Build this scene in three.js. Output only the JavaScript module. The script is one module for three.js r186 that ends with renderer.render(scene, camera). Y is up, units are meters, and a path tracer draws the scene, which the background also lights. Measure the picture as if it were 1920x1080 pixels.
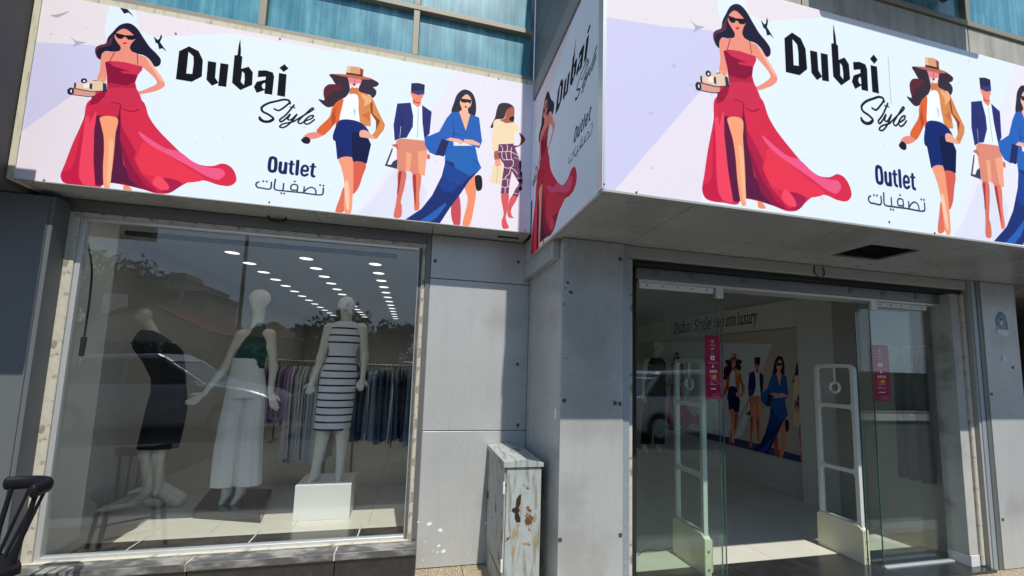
import * as THREE from 'three';
import { mergeGeometries, mergeVertices } from 'three/addons/utils/BufferGeometryUtils.js';
import { RoundedBoxGeometry } from 'three/addons/geometries/RoundedBoxGeometry.js';

// ---------- camera, sky, sun, exposure ----------
const D2R = Math.PI / 180;
const scene = new THREE.Scene();
const F = 800, PX = 970.757, PY = 605.488;              // lens of the photograph, in its pixels
const CAM = new THREE.Vector3(0, 1.39113, 3.144963);
const camera = new THREE.PerspectiveCamera(2 * Math.atan(540 / F) / D2R, 1920 / 1080, 0.05, 400);
camera.position.copy(CAM);
camera.rotation.order = 'YXZ';
camera.rotation.set(6.03574 * D2R, -13.52314 * D2R, 1.66588 * D2R);
camera.setViewOffset(1920, 1080, 960 - PX, 540 - PY, 1920, 1080);
camera.updateMatrixWorld(true);

const renderer = new THREE.WebGLRenderer({ antialias: true });
renderer.setSize(1024, 576);
renderer.toneMapping = THREE.LinearToneMapping;
renderer.toneMappingExposure = 1.02;
renderer.shadowMap.enabled = true;

const SUN = new THREE.Vector3(0.107, 1.6, 1).normalize();
{ // clear afternoon sky
  const w = 256, h = 128, d = new Float32Array(w * h * 4);
  for (let j = 0; j < h; j++) {
    const el = ((j + 0.5) / h - 0.5) * Math.PI;
    const e = Math.max(0, Math.sin(el)), t = Math.pow(1 - e, 5);
    let c = [0.165 + 0.34 * t, 0.28 + 0.35 * t, 0.45 + 0.29 * t];
    if (el < 0) c = [0.2, 0.2, 0.19];
    for (let i = 0; i < w; i++) {
      const ph = ((i + 0.5) / w - 0.5) * 2 * Math.PI, g = Math.max(0, Math.cos(ph) * Math.cos(el) * SUN.x + Math.sin(el) * SUN.y + Math.sin(ph) * Math.cos(el) * SUN.z);
      const a = el < 0 ? 1 : 1 + 1.1 * g * g; d.set([c[0] * a * 1.05, c[1] * a, c[2] * a, 1], (j * w + i) * 4);   // brighter air toward the sun
    }
  }
  const sky = new THREE.DataTexture(d, w, h, THREE.RGBAFormat, THREE.FloatType);
  sky.mapping = THREE.EquirectangularReflectionMapping;
  sky.magFilter = THREE.LinearFilter; sky.needsUpdate = true;
  scene.background = sky; scene.environment = sky;
}
const sun = new THREE.DirectionalLight(new THREE.Color(1, 0.955, 0.87), 4.75);
sun.position.copy(SUN).multiplyScalar(40);
sun.target.position.set(0.5, 1, 0);
sun.castShadow = true; sun.shadow.radius = 1;
Object.assign(sun.shadow.camera, { left: -25, right: 25, top: 25, bottom: -25, near: 1, far: 100 });
sun.shadow.mapSize.set(4096, 4096);
scene.add(sun, sun.target);

// ---------- helpers ----------
let seed = 20240;
const rnd = () => { seed = (seed * 1664525 + 1013904223) >>> 0; return seed / 4294967296; };
const rr = (a, b) => a + (b - a) * rnd();
const V = (x, y, z) => new THREE.Vector3(x, y, z);
function ray(px, py) { return V((px - PX) / F, -(py - PY) / F, -1).applyEuler(camera.rotation); }
function at(px, py, ax, val) { const d = ray(px, py); return d.multiplyScalar((val - CAM[ax]) / d[ax]).add(CAM); }
function mirrored(px, py, Z, zg = -0.03) {   // where something seen mirrored in the shop glass stands, at depth Z across the street
  const h = at(px, py, 'z', zg), d = ray(px, py); d.z *= -1;
  return d.multiplyScalar((Z - zg) / d.z).add(h);
}
const used = {};
function numbered(n) { const k = used[n] = (used[n] ?? -1) + 1; return k ? `${n}_${String(k).padStart(3, '0')}` : n; }
function tag(o, label, category, group) { o.userData.label = label; o.userData.category = category; if (group) o.userData.group = group; return o; }
function shadows(o) { o.castShadow = o.receiveShadow = true; return o; }
function mesh(name, geo, mat, parent) {
  if (Array.isArray(geo)) geo = geo.length > 1 ? merge(geo) : geo[0];
  const m = shadows(new THREE.Mesh(geo, mat)); m.name = parent ? name : numbered(name); (parent || scene).add(m); return m;
}
function thing(name, label, category, pos, group) {
  const g = new THREE.Group(); g.name = numbered(name); if (pos) g.position.set(...pos);
  scene.add(g); return tag(g, label, category, group);
}
function struct(name, geo, mat) { const m = mesh(name, geo, mat); m.userData.kind = 'structure'; return m; }
function dup(o, pos, label) { const c = o.clone(); c.name = numbered(o.name.replace(/_\d\d\d$/, '')); if (pos) c.position.set(...pos); c.userData = { ...o.userData }; if (label) c.userData.label = label; scene.add(c); return c; }
function merge(list) {
  const l = list.map(g => { g = g.index ? g.toNonIndexed() : g; for (const k of Object.keys(g.attributes)) if (!['position', 'normal', 'uv'].includes(k)) g.deleteAttribute(k); return g; });
  return mergeGeometries(l);
}
function uvm(g, s = 1) {      // uv in metres, from the side each face points to
  g = g.index ? g.toNonIndexed() : g; const p = g.attributes.position, n = p.count, uv = new Float32Array(n * 2);
  const a = V(), b = V(), c = V(), e = V(), f = V();
  for (let i = 0; i < n; i += 3) {
    a.fromBufferAttribute(p, i); b.fromBufferAttribute(p, i + 1); c.fromBufferAttribute(p, i + 2);
    e.subVectors(b, a).cross(f.subVectors(c, a)); const x = Math.abs(e.x), y = Math.abs(e.y), z = Math.abs(e.z);
    [a, b, c].forEach((v, k) => { const q = y >= x && y >= z ? [v.x, v.z] : x >= z ? [v.z, v.y] : [v.x, v.y]; uv[(i + k) * 2] = q[0] * s; uv[(i + k) * 2 + 1] = q[1] * s; });
  }
  g.setAttribute('uv', new THREE.BufferAttribute(uv, 2)); return g;
}
function box(x0, x1, y0, y1, z0, z1, bev = 0) {
  const w = Math.abs(x1 - x0), h = Math.abs(y1 - y0), d = Math.abs(z1 - z0);
  const g = bev ? new RoundedBoxGeometry(w, h, d, 2, Math.min(bev, w / 2.1, h / 2.1, d / 2.1)) : new THREE.BoxGeometry(w, h, d);
  g.translate((x0 + x1) / 2, (y0 + y1) / 2, (z0 + z1) / 2); return uvm(g);
}
function bar(a, b, r, r2 = r, seg = 8) {   // round bar between two points
  const d = V().subVectors(b, a), g = new THREE.CylinderGeometry(r2, r, d.length(), seg);
  g.applyQuaternion(new THREE.Quaternion().setFromUnitVectors(V(0, 1, 0), d.clone().normalize()));
  g.translate((a.x + b.x) / 2, (a.y + b.y) / 2, (a.z + b.z) / 2); return g;
}
function tube(pts, r, seg = 40, rad = 6) { return new THREE.TubeGeometry(new THREE.CatmullRomCurve3(pts), seg, r, rad); }
function quad(a, b, c, d) {   // a lower left, b lower right, c upper right, d upper left; uv 0..1
  const g = new THREE.BufferGeometry();
  g.setAttribute('position', new THREE.Float32BufferAttribute([a, b, c, a, c, d].flatMap(v => [v.x, v.y, v.z]), 3));
  g.setAttribute('uv', new THREE.Float32BufferAttribute([0, 0, 1, 0, 1, 1, 0, 0, 1, 1, 0, 1], 2)); g.computeVertexNormals(); return g;
}
function extr(shape, depth, bev = 0) {
  return new THREE.ExtrudeGeometry(shape, { depth, bevelEnabled: bev > 0, bevelThickness: bev, bevelSize: bev, bevelSegments: 2, curveSegments: 12 });
}
function poly(pts) { return new THREE.Shape(pts.map(p => new THREE.Vector2(p[0], p[1]))); }

// ---------- procedural textures ----------
function hash(x, y, s) { let h = (x * 374761393 + y * 668265263 + s * 974711) | 0; h = Math.imul(h ^ (h >>> 13), 1274126177); return ((h ^ (h >>> 16)) >>> 0) / 4294967296; }
function vnoise(x, y, s, per) {   // gradient noise, 0..1
  const xi = Math.floor(x), yi = Math.floor(y), fx = x - xi, fy = y - yi, w = v => ((v % per) + per) % per;
  const g = (i, j, dx, dy) => { const a = hash(w(i), w(j), s) * 6.2832; return Math.cos(a) * dx + Math.sin(a) * dy; };
  const u = fx * fx * fx * (fx * (fx * 6 - 15) + 10), v = fy * fy * fy * (fy * (fy * 6 - 15) + 10);
  const a = g(xi, yi, fx, fy), b = g(xi + 1, yi, fx - 1, fy), c = g(xi, yi + 1, fx, fy - 1), d = g(xi + 1, yi + 1, fx - 1, fy - 1);
  return 0.5 + 0.72 * (a + (b - a) * u + (c - a) * v + (a - b - c + d) * u * v);
}
function fbm(x, y, s, per, oct = 4) { let t = 0, a = 0.5, n = 0; for (let o = 0; o < oct; o++) { t += a * vnoise(x, y, s + o * 7, per); n += a; x *= 2; y *= 2; per *= 2; a *= 0.55; } return t / n; }
function tex(size, fn, metres = 1, srgb = true) {
  const d = new Uint8Array(size * size * 4);
  for (let j = 0; j < size; j++) for (let i = 0; i < size; i++) {
    const c = fn(i / size, j / size, i, j); const k = (j * size + i) * 4;
    for (let q = 0; q < 3; q++) d[k + q] = Math.max(0, Math.min(255, Math.round((Array.isArray(c) ? c[q] : c) * 255))); d[k + 3] = 255;
  }
  const t = new THREE.DataTexture(d, size, size); t.wrapS = t.wrapT = THREE.RepeatWrapping; t.magFilter = THREE.LinearFilter; t.minFilter = THREE.LinearMipmapLinearFilter; t.generateMipmaps = true;
  t.repeat.set(1 / metres, 1 / metres); if (srgb) t.colorSpace = THREE.SRGBColorSpace; t.needsUpdate = true; return t;
}
const mix = (a, b, t) => a.map((v, i) => v + (b[i] - v) * t);
const sst = (a, b, x) => { x = Math.max(0, Math.min(1, (x - a) / (b - a))); return x * x * (3 - 2 * x); };
const std = (color, roughness = 0.6, extra = {}) => new THREE.MeshStandardMaterial({ color, roughness, ...extra });
const phys = (color, roughness, extra) => new THREE.MeshPhysicalMaterial({ color, roughness, ...extra });

// aluminium composite panel: faint streaks, stains, specks
const T = {};
T.panel = tex(512, (u, v) => {
  const n = fbm(u * 4, v * 4, 3, 4, 5), st = fbm(u * 40, v * 2, 9, 40, 3), sp = hash(Math.floor(u * 512), Math.floor(v * 512), 5);
  let c = mix([0.665, 0.675, 0.67], [0.72, 0.725, 0.715], n); c = mix(c, [0.60, 0.595, 0.575], 0.18 * sst(0.5, 0.8, st));
  const bl = fbm(u * 2, v * 2, 88, 2, 6); c = mix(c, [0.585, 0.575, 0.545], 0.5 * sst(0.54, 0.72, bl)); if (sp > 0.9982) c = [0.35, 0.35, 0.34]; return c;
}, 1.3);
T.panelR = tex(256, (u, v) => 0.5 + 0.12 * fbm(u * 6, v * 6, 31, 6, 4), 1.1, false);
T.plaster = tex(512, (u, v) => {
  const n = fbm(u * 6, v * 6, 17, 6, 6), st = fbm(u * 3, v * 3, 40, 3, 6); let c = mix([0.60, 0.60, 0.585], [0.75, 0.745, 0.72], n);
  c = mix(c, [0.36, 0.37, 0.38], 0.75 * sst(0.48, 0.68, st)); return c;
}, 1.7);
T.flake = tex(256, (u, v) => { const n = fbm(u * 14, v * 14, 23, 14, 4), m = fbm(u * 7, v * 7, 8, 7, 5); return mix(mix([0.66, 0.64, 0.58], [0.78, 0.76, 0.70], n), [0.47, 0.43, 0.36], 0.7 * sst(0.56, 0.66, m)); }, 0.5);
T.granite = tex(512, (u, v) => {
  const n = fbm(u * 8, v * 8, 51, 8, 6), f = hash(Math.floor(u * 512), Math.floor(v * 512), 2), ve = Math.abs(fbm(u * 3, v * 3, 77, 3, 5) - 0.5);
  let c = mix([0.115, 0.12, 0.125], [0.21, 0.215, 0.215], n); c = c.map(k => k + (f - 0.5) * 0.06); return mix(c, [0.36, 0.36, 0.35], 0.35 * (1 - sst(0.0, 0.02, ve)) * sst(0.45, 0.7, n));
}, 0.7);
T.dusty = tex(512, (u, v) => {
  const n = fbm(u * 8, v * 8, 61, 8, 6), f = hash(Math.floor(u * 512), Math.floor(v * 512), 4), du = fbm(u * 3, v * 6, 91, 12, 5);
  return mix(mix([0.24, 0.24, 0.245], [0.38, 0.38, 0.375], n), [0.62, 0.61, 0.585], 0.75 * sst(0.44, 0.68, du)).map(k => k + (f - 0.5) * 0.08);
}, 0.6);
T.paving = tex(512, (u, v) => {
  const a = fbm(u * 60, v * 60, 5, 60, 2), b = fbm(u * 22, v * 22, 6, 22, 3), n = fbm(u * 3, v * 3, 8, 3, 4);
  let c = mix([0.50, 0.44, 0.35], [0.64, 0.58, 0.48], n); if (a > 0.62) c = mix(c, [0.88, 0.84, 0.76], 0.8); if (a < 0.36) c = mix(c, [0.38, 0.31, 0.24], 0.8); return c.map(k => k * (0.85 + 0.3 * b));
}, 0.5);
T.asphalt = tex(512, (u, v) => { const f = hash(Math.floor(u * 512), Math.floor(v * 512), 14), n = fbm(u * 5, v * 5, 15, 5, 5); return 0.24 + 0.09 * n + (f - 0.5) * 0.12; }, 1.5);
T.galv = tex(256, (u, v) => { const c = vnoise(u * 26, v * 26, 4, 26), e = vnoise(u * 60, v * 60, 9, 60); return mix([0.50, 0.54, 0.57], [0.72, 0.75, 0.77], 0.6 * c + 0.4 * e); }, 0.22);
T.tile = tex(256, (u, v) => { const n = fbm(u * 4, v * 4, 33, 4, 5); return mix([0.78, 0.77, 0.725], [0.83, 0.82, 0.775], n); }, 0.9);
T.teal = tex(512, (u, v) => {   // rain-streaked tinted glass
  const s = fbm(u * 34, v * 1.0, 3, 34, 5), t = fbm(u * 5, v * 3, 19, 15, 5), w = vnoise(u * 120, v * 2, 29, 120);
  const k = sst(0.35, 0.8, 0.45 * s + 0.5 * t + 0.1 * w); return mix([0.21, 0.46, 0.54], [0.46, 0.70, 0.74], k);
}, 1.0);
T.rust = tex(512, (u, v) => {
  const n = fbm(u * 5, v * 5, 71, 5, 6), st = fbm(u * 18, v * 2.2, 43, 18, 5), g = fbm(u * 9, v * 9, 57, 9, 4);
  let c = mix([0.57, 0.60, 0.60], [0.69, 0.715, 0.71], g); c = mix(c, [0.47, 0.42, 0.33], 0.65 * sst(0.5, 0.7, st)); c = mix(c, [0.40, 0.24, 0.13], sst(0.64, 0.70, n)); return c;
}, 0.55);
T.beige = tex(256, (u, v) => { const s = fbm(u * 30, v * 3, 13, 30, 4), n = fbm(u * 5, v * 5, 14, 5, 4); return mix([0.80, 0.77, 0.68], [0.55, 0.51, 0.42], sst(0.5, 0.75, 0.6 * s + 0.4 * n)); }, 0.6);
T.clad = tex(256, (u, v) => { const s = fbm(u * 20, v * 2, 5, 20, 4), n = fbm(u * 3, v * 3, 6, 3, 4); return mix([0.68, 0.67, 0.63], [0.56, 0.55, 0.51], sst(0.35, 0.75, 0.5 * s + 0.5 * n)); }, 1.2);
T.fabric = tex(256, (u, v) => 0.5 + 0.35 * (Math.sin(u * 256 * Math.PI) * Math.sin(v * 256 * Math.PI)) * 0.3 + 0.2 * (fbm(u * 20, v * 20, 3, 20, 3) - 0.5), 0.25, false);

const M = {
  panel: std(0xffffff, 0.5, { map: T.panel, roughnessMap: T.panelR, metalness: 0.15 }),
  core: std(new THREE.Color(0.34, 0.335, 0.32), 0.9),
  dark: std(new THREE.Color(0.012, 0.013, 0.014), 0.8),
  charcoal: std(new THREE.Color(0.06, 0.06, 0.06), 0.6),
  trim: std(new THREE.Color(0.42, 0.42, 0.38), 0.5, { metalness: 0.3 }),
  mull: std(new THREE.Color(0.27, 0.25, 0.20), 0.6, { metalness: 0.2 }),
  alu: std(new THREE.Color(0.62, 0.63, 0.62), 0.38, { metalness: 0.5 }),
  white: std(new THREE.Color(0.72, 0.72, 0.70), 0.5),
  steel: std(new THREE.Color(0.16, 0.165, 0.16), 0.45, { metalness: 0.4 }),
  plaster: std(0xffffff, 0.9, { map: T.plaster }),
  flake: std(0xffffff, 0.85, { map: T.flake, bumpMap: T.flake, bumpScale: 0.004 }),
  granite: phys(0xffffff, 0.22, { map: T.granite, clearcoat: 0.4, clearcoatRoughness: 0.12 }),
  dusty: std(0xffffff, 0.5, { map: T.dusty }),
  paving: std(0xffffff, 0.9, { map: T.paving, bumpMap: T.paving, bumpScale: 0.003 }),
  asphalt: std(0xffffff, 0.92, { map: T.asphalt }),
  kerb: std(new THREE.Color(0.34, 0.33, 0.31), 0.9),
  galv: std(0xffffff, 0.45, { map: T.galv, metalness: 0.4 }),
  tile: phys(0xffffff, 0.16, { map: T.tile }),
  wall: std(new THREE.Color(0.58, 0.585, 0.57), 0.8),
  ceil: std(new THREE.Color(0.60, 0.61, 0.60), 0.9),
  teal: phys(0xffffff, 0.28, { map: T.teal, clearcoat: 0.6, clearcoatRoughness: 0.08 }),
  beige: std(0xffffff, 0.85, { map: T.beige }),
  clad: std(0xffffff, 0.7, { map: T.clad }),
  glass: phys(0xffffff, 0.0, { transmission: 1, thickness: 0, ior: 1.63, color: new THREE.Color(0.98, 0.992, 0.985) }),
  glassDoor: phys(0xffffff, 0.0, { transmission: 1, thickness: 0, ior: 1.5, color: new THREE.Color(0.95, 0.985, 0.965) }),
  glassEdge: phys(new THREE.Color(0.03, 0.10, 0.085), 0.15, { clearcoat: 1 }),
  rust: std(0xffffff, 0.6, { map: T.rust }),
  rusty: std(new THREE.Color(0.20, 0.085, 0.035), 0.9),
  black: std(new THREE.Color(0.012, 0.012, 0.015), 0.35),
  paint: std(new THREE.Color(0.78, 0.78, 0.75), 0.8),
};

// ---------- the printed artwork (flat print on the signs and the mural) ----------
// outlines in coordinates of enlargements of the photograph: [x offset, y offset, scale]
const ZONE = { A: [100, 30, .15737], B: [100, 190, .18229], C: [320, 60, .19444], D: [460, 270, .10187], E: [560, 110, .13889], F: [600, 250, .16209], G: [715, 140, .13889], H: [740, 260, .16667], I: [900, 170, .14825], J: [0, 0, .15625], O: [0, 0, 1] };
const Z_SIGN = 0.245;
function artPoint(zone, x, y) { const [ox, oy, s] = ZONE[zone]; const p = at(ox + x * s, oy + y * s, 'z', Z_SIGN); return [p.x, p.y]; }   // metres on the left sign's face
const nums = s => s.match(/-?[\d.]+/g).map(Number);
// f = filled outline, s = smooth filled outline, l = line with width (zone px), o = ellipses
const RED_WOMAN = `
s A #1d1a33 870,85 930,95 1000,150 1080,270 1150,370 1230,450 1280,520 1270,580 1215,605 1150,520 1080,470 1000,450 920,420 800,420 700,425 620,420 580,450 560,520 520,490 497,420 510,370 560,345 625,325 650,260 710,190 790,110
s A #5a2c42 725,225 705,270 692,335 620,365 550,385 515,420 530,480 556,520 503,450 510,370 570,345 632,325 670,270
s A #ec917c 838,150 940,210 978,270 945,310 912,375 935,420 1000,455 1080,480 1150,525 1200,600 1320,780 1325,830 1260,880 1030,935 985,940 965,905 895,890 960,870 1010,895 1150,850 1235,795 1100,640 1040,605 850,560 670,530 640,548 612,540 638,640 636,720 620,780 520,760 555,650 570,480 600,430 700,425 790,412 803,375 760,310 730,250 745,205
s A #f6b59c 1100,490 1160,540 1215,620 1320,790 1290,780 1190,640
f A #141225 735,200 800,215 850,228 985,232 980,270 950,285 890,282 865,252 840,250 820,272 780,272 750,250
s A #a8192a 825,320 850,316 880,320 850,336
l A #8c1f30 7 730,432 675,530
l A #8c1f30 7 1000,450 1006,575
s B #d72e4b 370,-10 310,180 200,430 120,640 75,760 90,820 140,850 300,870 480,885 520,850 590,840 720,860 900,900 1080,950 1200,940 1300,880 1400,830 1550,815 1700,860 1820,868 1880,820 1870,740 1820,670 1740,640 1640,665 1500,650 1350,560 1200,420 1050,260 980,150 910,-10
f A #cf2f4f 675,530 850,550 1060,600 1060,640 1010,700 975,790 990,860 1040,960 1080,1090 410,1090 460,960 500,900 640,880 640,700 615,545 640,545
f A #8a1138 615,545 650,545 720,600 850,640 930,660 800,655 820,680 1000,700 975,790 870,830 640,790 640,700
f A #b62345 640,790 870,830 970,800 985,860 800,850 640,860
f A #9a1838 465,960 560,905 640,885 610,960 530,1040 425,1065
s B #ef4560 340,150 300,420 265,700 280,830 420,870 440,860 415,700 420,350 440,150 445,100 380,160
s B #c81e46 320,200 260,420 190,680 80,740 80,790 130,840 300,860 265,780 275,550 310,300
f B #5b1c40 445,145 660,160 690,40 690,380 720,650 900,900 720,852 590,835 480,868 430,860 415,600 420,300
f B #8e1a42 690,200 680,380 720,600 780,800 900,900 1090,945 1000,890 830,700 700,400
f B #b21f45 690,100 705,260 850,520 830,590 900,740 1060,900 1110,945 950,870 820,690 690,400
s B #e8384f 930,420 1100,500 1350,670 1550,800 1330,835 1100,780 930,740 850,600 880,520
s B #ee5a85 875,310 1000,390 1150,480 1300,520 1450,630 1600,680 1740,700 1765,750 1700,805 1600,780 1400,670 1200,560 1000,450 900,360
s B #a5204a 1110,790 1320,840 1200,938 1100,930 1190,890
s B #f34a62 1060,770 1110,780 1190,880 1180,910 1090,900 1020,840
f B #cf2b4c 380,40 560,10 690,35 660,165 450,145 440,90 370,230
l B #9c1838 12 720,80 800,105 880,85
l B #8e1a42 9 600,10 690,35 668,160
s B #f9a077 480,165 660,175 640,330 630,460 610,660 580,860 575,895 530,895 510,700 520,500 515,350 490,240
s B #f7b78d 580,390 612,400 605,600 578,860 558,860 568,560
s B #f08a70 725,865 770,870 810,920 725,915
f A #e8c6ab 250,795 330,800 350,770 600,770 640,810 640,890 450,900 250,860
f A #d89c8c 170,870 240,850 500,900 500,950 440,960 190,930
f A #1b1d30 165,880 200,850 245,865 245,920 200,940 170,925
f A #1b1d30 250,795 272,797 266,862 245,852
f A #2c2f45 435,805 465,805 460,880 430,860
f A #2a3556 590,795 630,808 640,890 590,890
f A #f2e8dc 360,800 430,800 425,862 355,855
l A #1b1d30 8 250,862 340,880 460,898 640,890
l A #1b1d30 8 190,932 440,960 500,950
l A #1b1d30 7 480,768 560,765 590,780
o A #23263a 365,772,38,30 205,893,30,38
o A #f4f4f4 368,775,14,12 212,895,9,20
s A #ee9c84 520,760 560,735 610,745 625,790 590,775`;
const BIRDS = `
s J #b1a8bd 605,185 700,170 830,135 740,190 680,210
s J #b3acc4 840,440 920,490 1030,510 950,535 875,560 900,510
f J #1c1c2c 1440,90 1530,110 1605,200 1540,150 1490,165
f A #1c1c2c 1195,240 1240,285 1265,270 1285,215 1297,250 1270,310 1350,425 1300,385 1260,395 1245,330 1220,320`;
const LOGO = `
f C #0c0f16 82,185 178,138 270,185 310,270 300,430 203,480 50,455
f C #e3edf5 172,190 220,235 222,300 208,405 150,400
f C #0c0f16 360,280 440,293 428,440 462,490 398,518 345,460
f C #0c0f16 480,300 558,312 535,530 458,520
f C #0c0f16 616,225 645,222 650,175 658,120 672,68 674,120 678,175 675,230 692,238 680,355 752,335 792,390 785,510 672,560 592,490
f C #e3edf5 690,378 712,400 714,460 706,512 676,480
f C #0c0f16 845,372 920,370 985,390 998,430 978,605 905,595 905,560 830,588 802,530 830,480 915,460 918,430 840,435
s C #e3edf5 880,512 908,490 906,550 888,542
f C #0c0f16 1045,395 1118,408 1102,625 1027,612
f C #0c0f16 1098,310 1136,352 1090,385 1048,345
l C #14161c 19 1150,690 1142,664 1100,652 1030,665 930,692 878,730 884,762 950,800 990,836 962,862 900,866 864,846 858,822
l C #14161c 25 862,838 900,862 950,862 985,845
l C #14161c 16 1000,742 1040,757 1100,722 1146,684
l C #14161c 15 1190,705 1110,800 1052,850 1062,866 1110,836 1150,795
l C #14161c 10 1150,722 1198,732
l C #14161c 14 1152,795 1130,842 1156,848 1216,795 1150,880 1085,922 1052,914 1072,892 1180,866
l C #14161c 14 1180,866 1290,800 1378,742 1370,732 1310,782 1228,868 1250,884 1290,862
l C #14161c 14 1290,862 1366,828 1376,806 1344,810 1290,862 1304,888 1340,880 1386,845`;
const OUTLET = `
l D #1b2458 54 505,250 550,268 562,330 550,470 530,498 470,498 445,470 456,300 475,258 505,250
l D #1b2458 54 650,345 640,490 665,522 710,522 732,480
l D #1b2458 54 748,355 732,532
l D #1b2458 48 852,325 840,525 868,548
l D #1b2458 30 805,365 895,372
l D #1b2458 54 967,315 947,555
l D #1b2458 42 1045,485 1140,492 1145,430 1100,398 1052,430 1040,550 1085,582 1142,560
l D #1b2458 48 1248,375 1232,582 1262,596
l D #1b2458 30 1200,414 1290,421
l D #2c3650 26 250,697 210,716 196,756 226,798 300,810 440,830 470,805 480,705
l D #2c3650 26 552,652 536,820 570,845 700,862 1000,892 1400,935 1425,915 1437,812
l D #2c3650 24 706,727 692,858
l D #2c3650 24 950,880 962,770 930,748 868,748 838,785 842,838 880,848 950,852
l D #2c3650 24 1085,790 1074,892
l D #2c3650 24 1080,880 1140,825 1215,798 1275,825 1298,868 1295,918
o D #2c3650 330,685,18,18 395,690,18,18 910,690,18,18 660,905,18,18 715,911,18,18 1376,757,18,18 1436,766,18,18`;
const HAT_WOMAN = `
s E #382a38 660,260 600,235 500,225 440,235 500,340 400,350 345,400 335,480 345,560 268,545 310,600 390,655 470,640 560,560 640,510 690,430 680,330
s E #5c2733 500,345 400,352 345,410 338,480 365,545 430,460 560,420 590,370
s E #342c3c 850,270 930,260 990,370 1045,430 1045,480 1000,530 960,490 870,470 810,430 820,370
s E #d47a45 710,390 800,390 800,490 690,482
f E #e8868c 665,255 857,278 835,350 790,392 740,392 690,350
s E #fbe3e0 700,335 765,342 830,335 790,390 742,391
s E #8c2030 725,346 750,338 772,346 750,366
l E #8a3b44 6 760,280 755,320
s E #3a2833 415,215 520,208 700,225 870,240 1000,280 1082,335 1060,370 1000,382 900,300 760,268 660,258 510,345 450,270
s E #b9694f 470,208 640,212 870,238 1000,276 850,280 660,250
f E #d9a077 655,100 800,110 875,145 865,240 640,210
f E #4a2528 646,185 870,220 865,242 638,210
f E #9c4a2e 830,128 877,148 868,222 828,213
f E #e8bd96 655,100 700,103 695,192 648,184
s E #dd6432 600,545 520,580 450,670 420,780 240,980 320,1040 470,900 500,868 500,910 560,850 580,680
s E #b84a25 520,640 490,740 500,820 450,920 400,980 450,880 440,790
f E #d98850 800,440 900,470 990,520 1010,560 1070,700 1165,890 1150,960 1050,1085 980,1050 1050,950 1040,840 970,740 975,910 880,910 820,840 800,700 785,560
s E #f2f6fb 690,482 790,490 808,700 810,860 560,852 580,680 620,560
f E #b9c4d2 740,660 772,700 752,800
f E #8f432d 965,600 995,580 1000,740 1100,840 1040,970 1048,840 975,730
f E #f0ad78 830,470 990,520 980,590 880,650 895,570 860,530
f E #cf6f3e 850,760 960,710 955,840
s E #14296b 560,830 830,860 950,1000 880,1100 470,1100 500,920
f F #14296b 168,-10 200,300 370,275 375,330 540,350 590,130 560,60 470,-10
f F #121a45 365,-10 470,-10 560,60 590,130 540,350 375,330
s E #eeaa90 830,975 900,965 1000,1040 1045,1085 880,1065 825,1050
s E #e98b7a 240,995 315,1040 190,1085 60,1065 120,1010
s C #1c1b2c 1258,1040 1310,1010 1347,1040 1332,1076 1280,1070
s F #e0705a 275,620 290,880 240,925 180,922 230,740
s F #d9604f 375,335 530,355 490,500 440,640 382,700
s F #f49a7a 215,295 365,280 385,500 380,700 345,942 295,938 282,640 275,520 240,380
s F #fbc6a8 295,550 320,550 330,900 306,860`;
const MAN = `
s G #ef8a70 395,235 570,268 538,340 532,400 490,440 430,405 422,320
f G #a04438 430,320 460,368 535,378 490,388 440,372
f G #2a2a50 405,115 500,112 587,135 580,262 500,272 400,237
f G #373a78 420,215 575,212 580,262 500,274 430,252
f G #eaf3fa 400,370 490,440 550,410 575,885 330,845 430,690
l G #9fb0c2 8 497,450 490,850
f G #2b3170 215,390 395,378 430,560 425,700 340,852 248,858 278,680 262,700 245,862 180,890 165,680
f G #1b1f4d 268,470 290,690 252,850 272,660
f G #2b3170 550,410 680,500 650,800 580,862 555,640
f F #dd8a74 880,90 920,58 1100,75 1205,85 1242,185 1210,490 1060,465 1050,440 1040,440 898,430
f F #f3a580 1130,210 1242,190 1207,490 1145,472
f F #f3a580 1000,215 1060,235 1040,440 990,436
f F #3c3f52 830,175 845,175 790,350 895,300 892,412 750,375
f F #f1ecf7 852,170 892,190 862,300 820,365 778,360
s F #c96a60 830,140 890,122 908,185 870,160
s F #d9705f 908,435 992,445 985,580 935,800 945,830 930,972 858,972 880,800 900,620
f F #9b3640 913,440 945,445 905,700 890,700
s F #e27a62 1075,470 1162,472 1150,700 1140,885 1100,895 1085,720 1070,560
f F #a63a42 1073,472 1110,480 1112,865 1085,720
s F #c96a60 1245,240 1272,255 1265,298 1240,295`;
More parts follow.
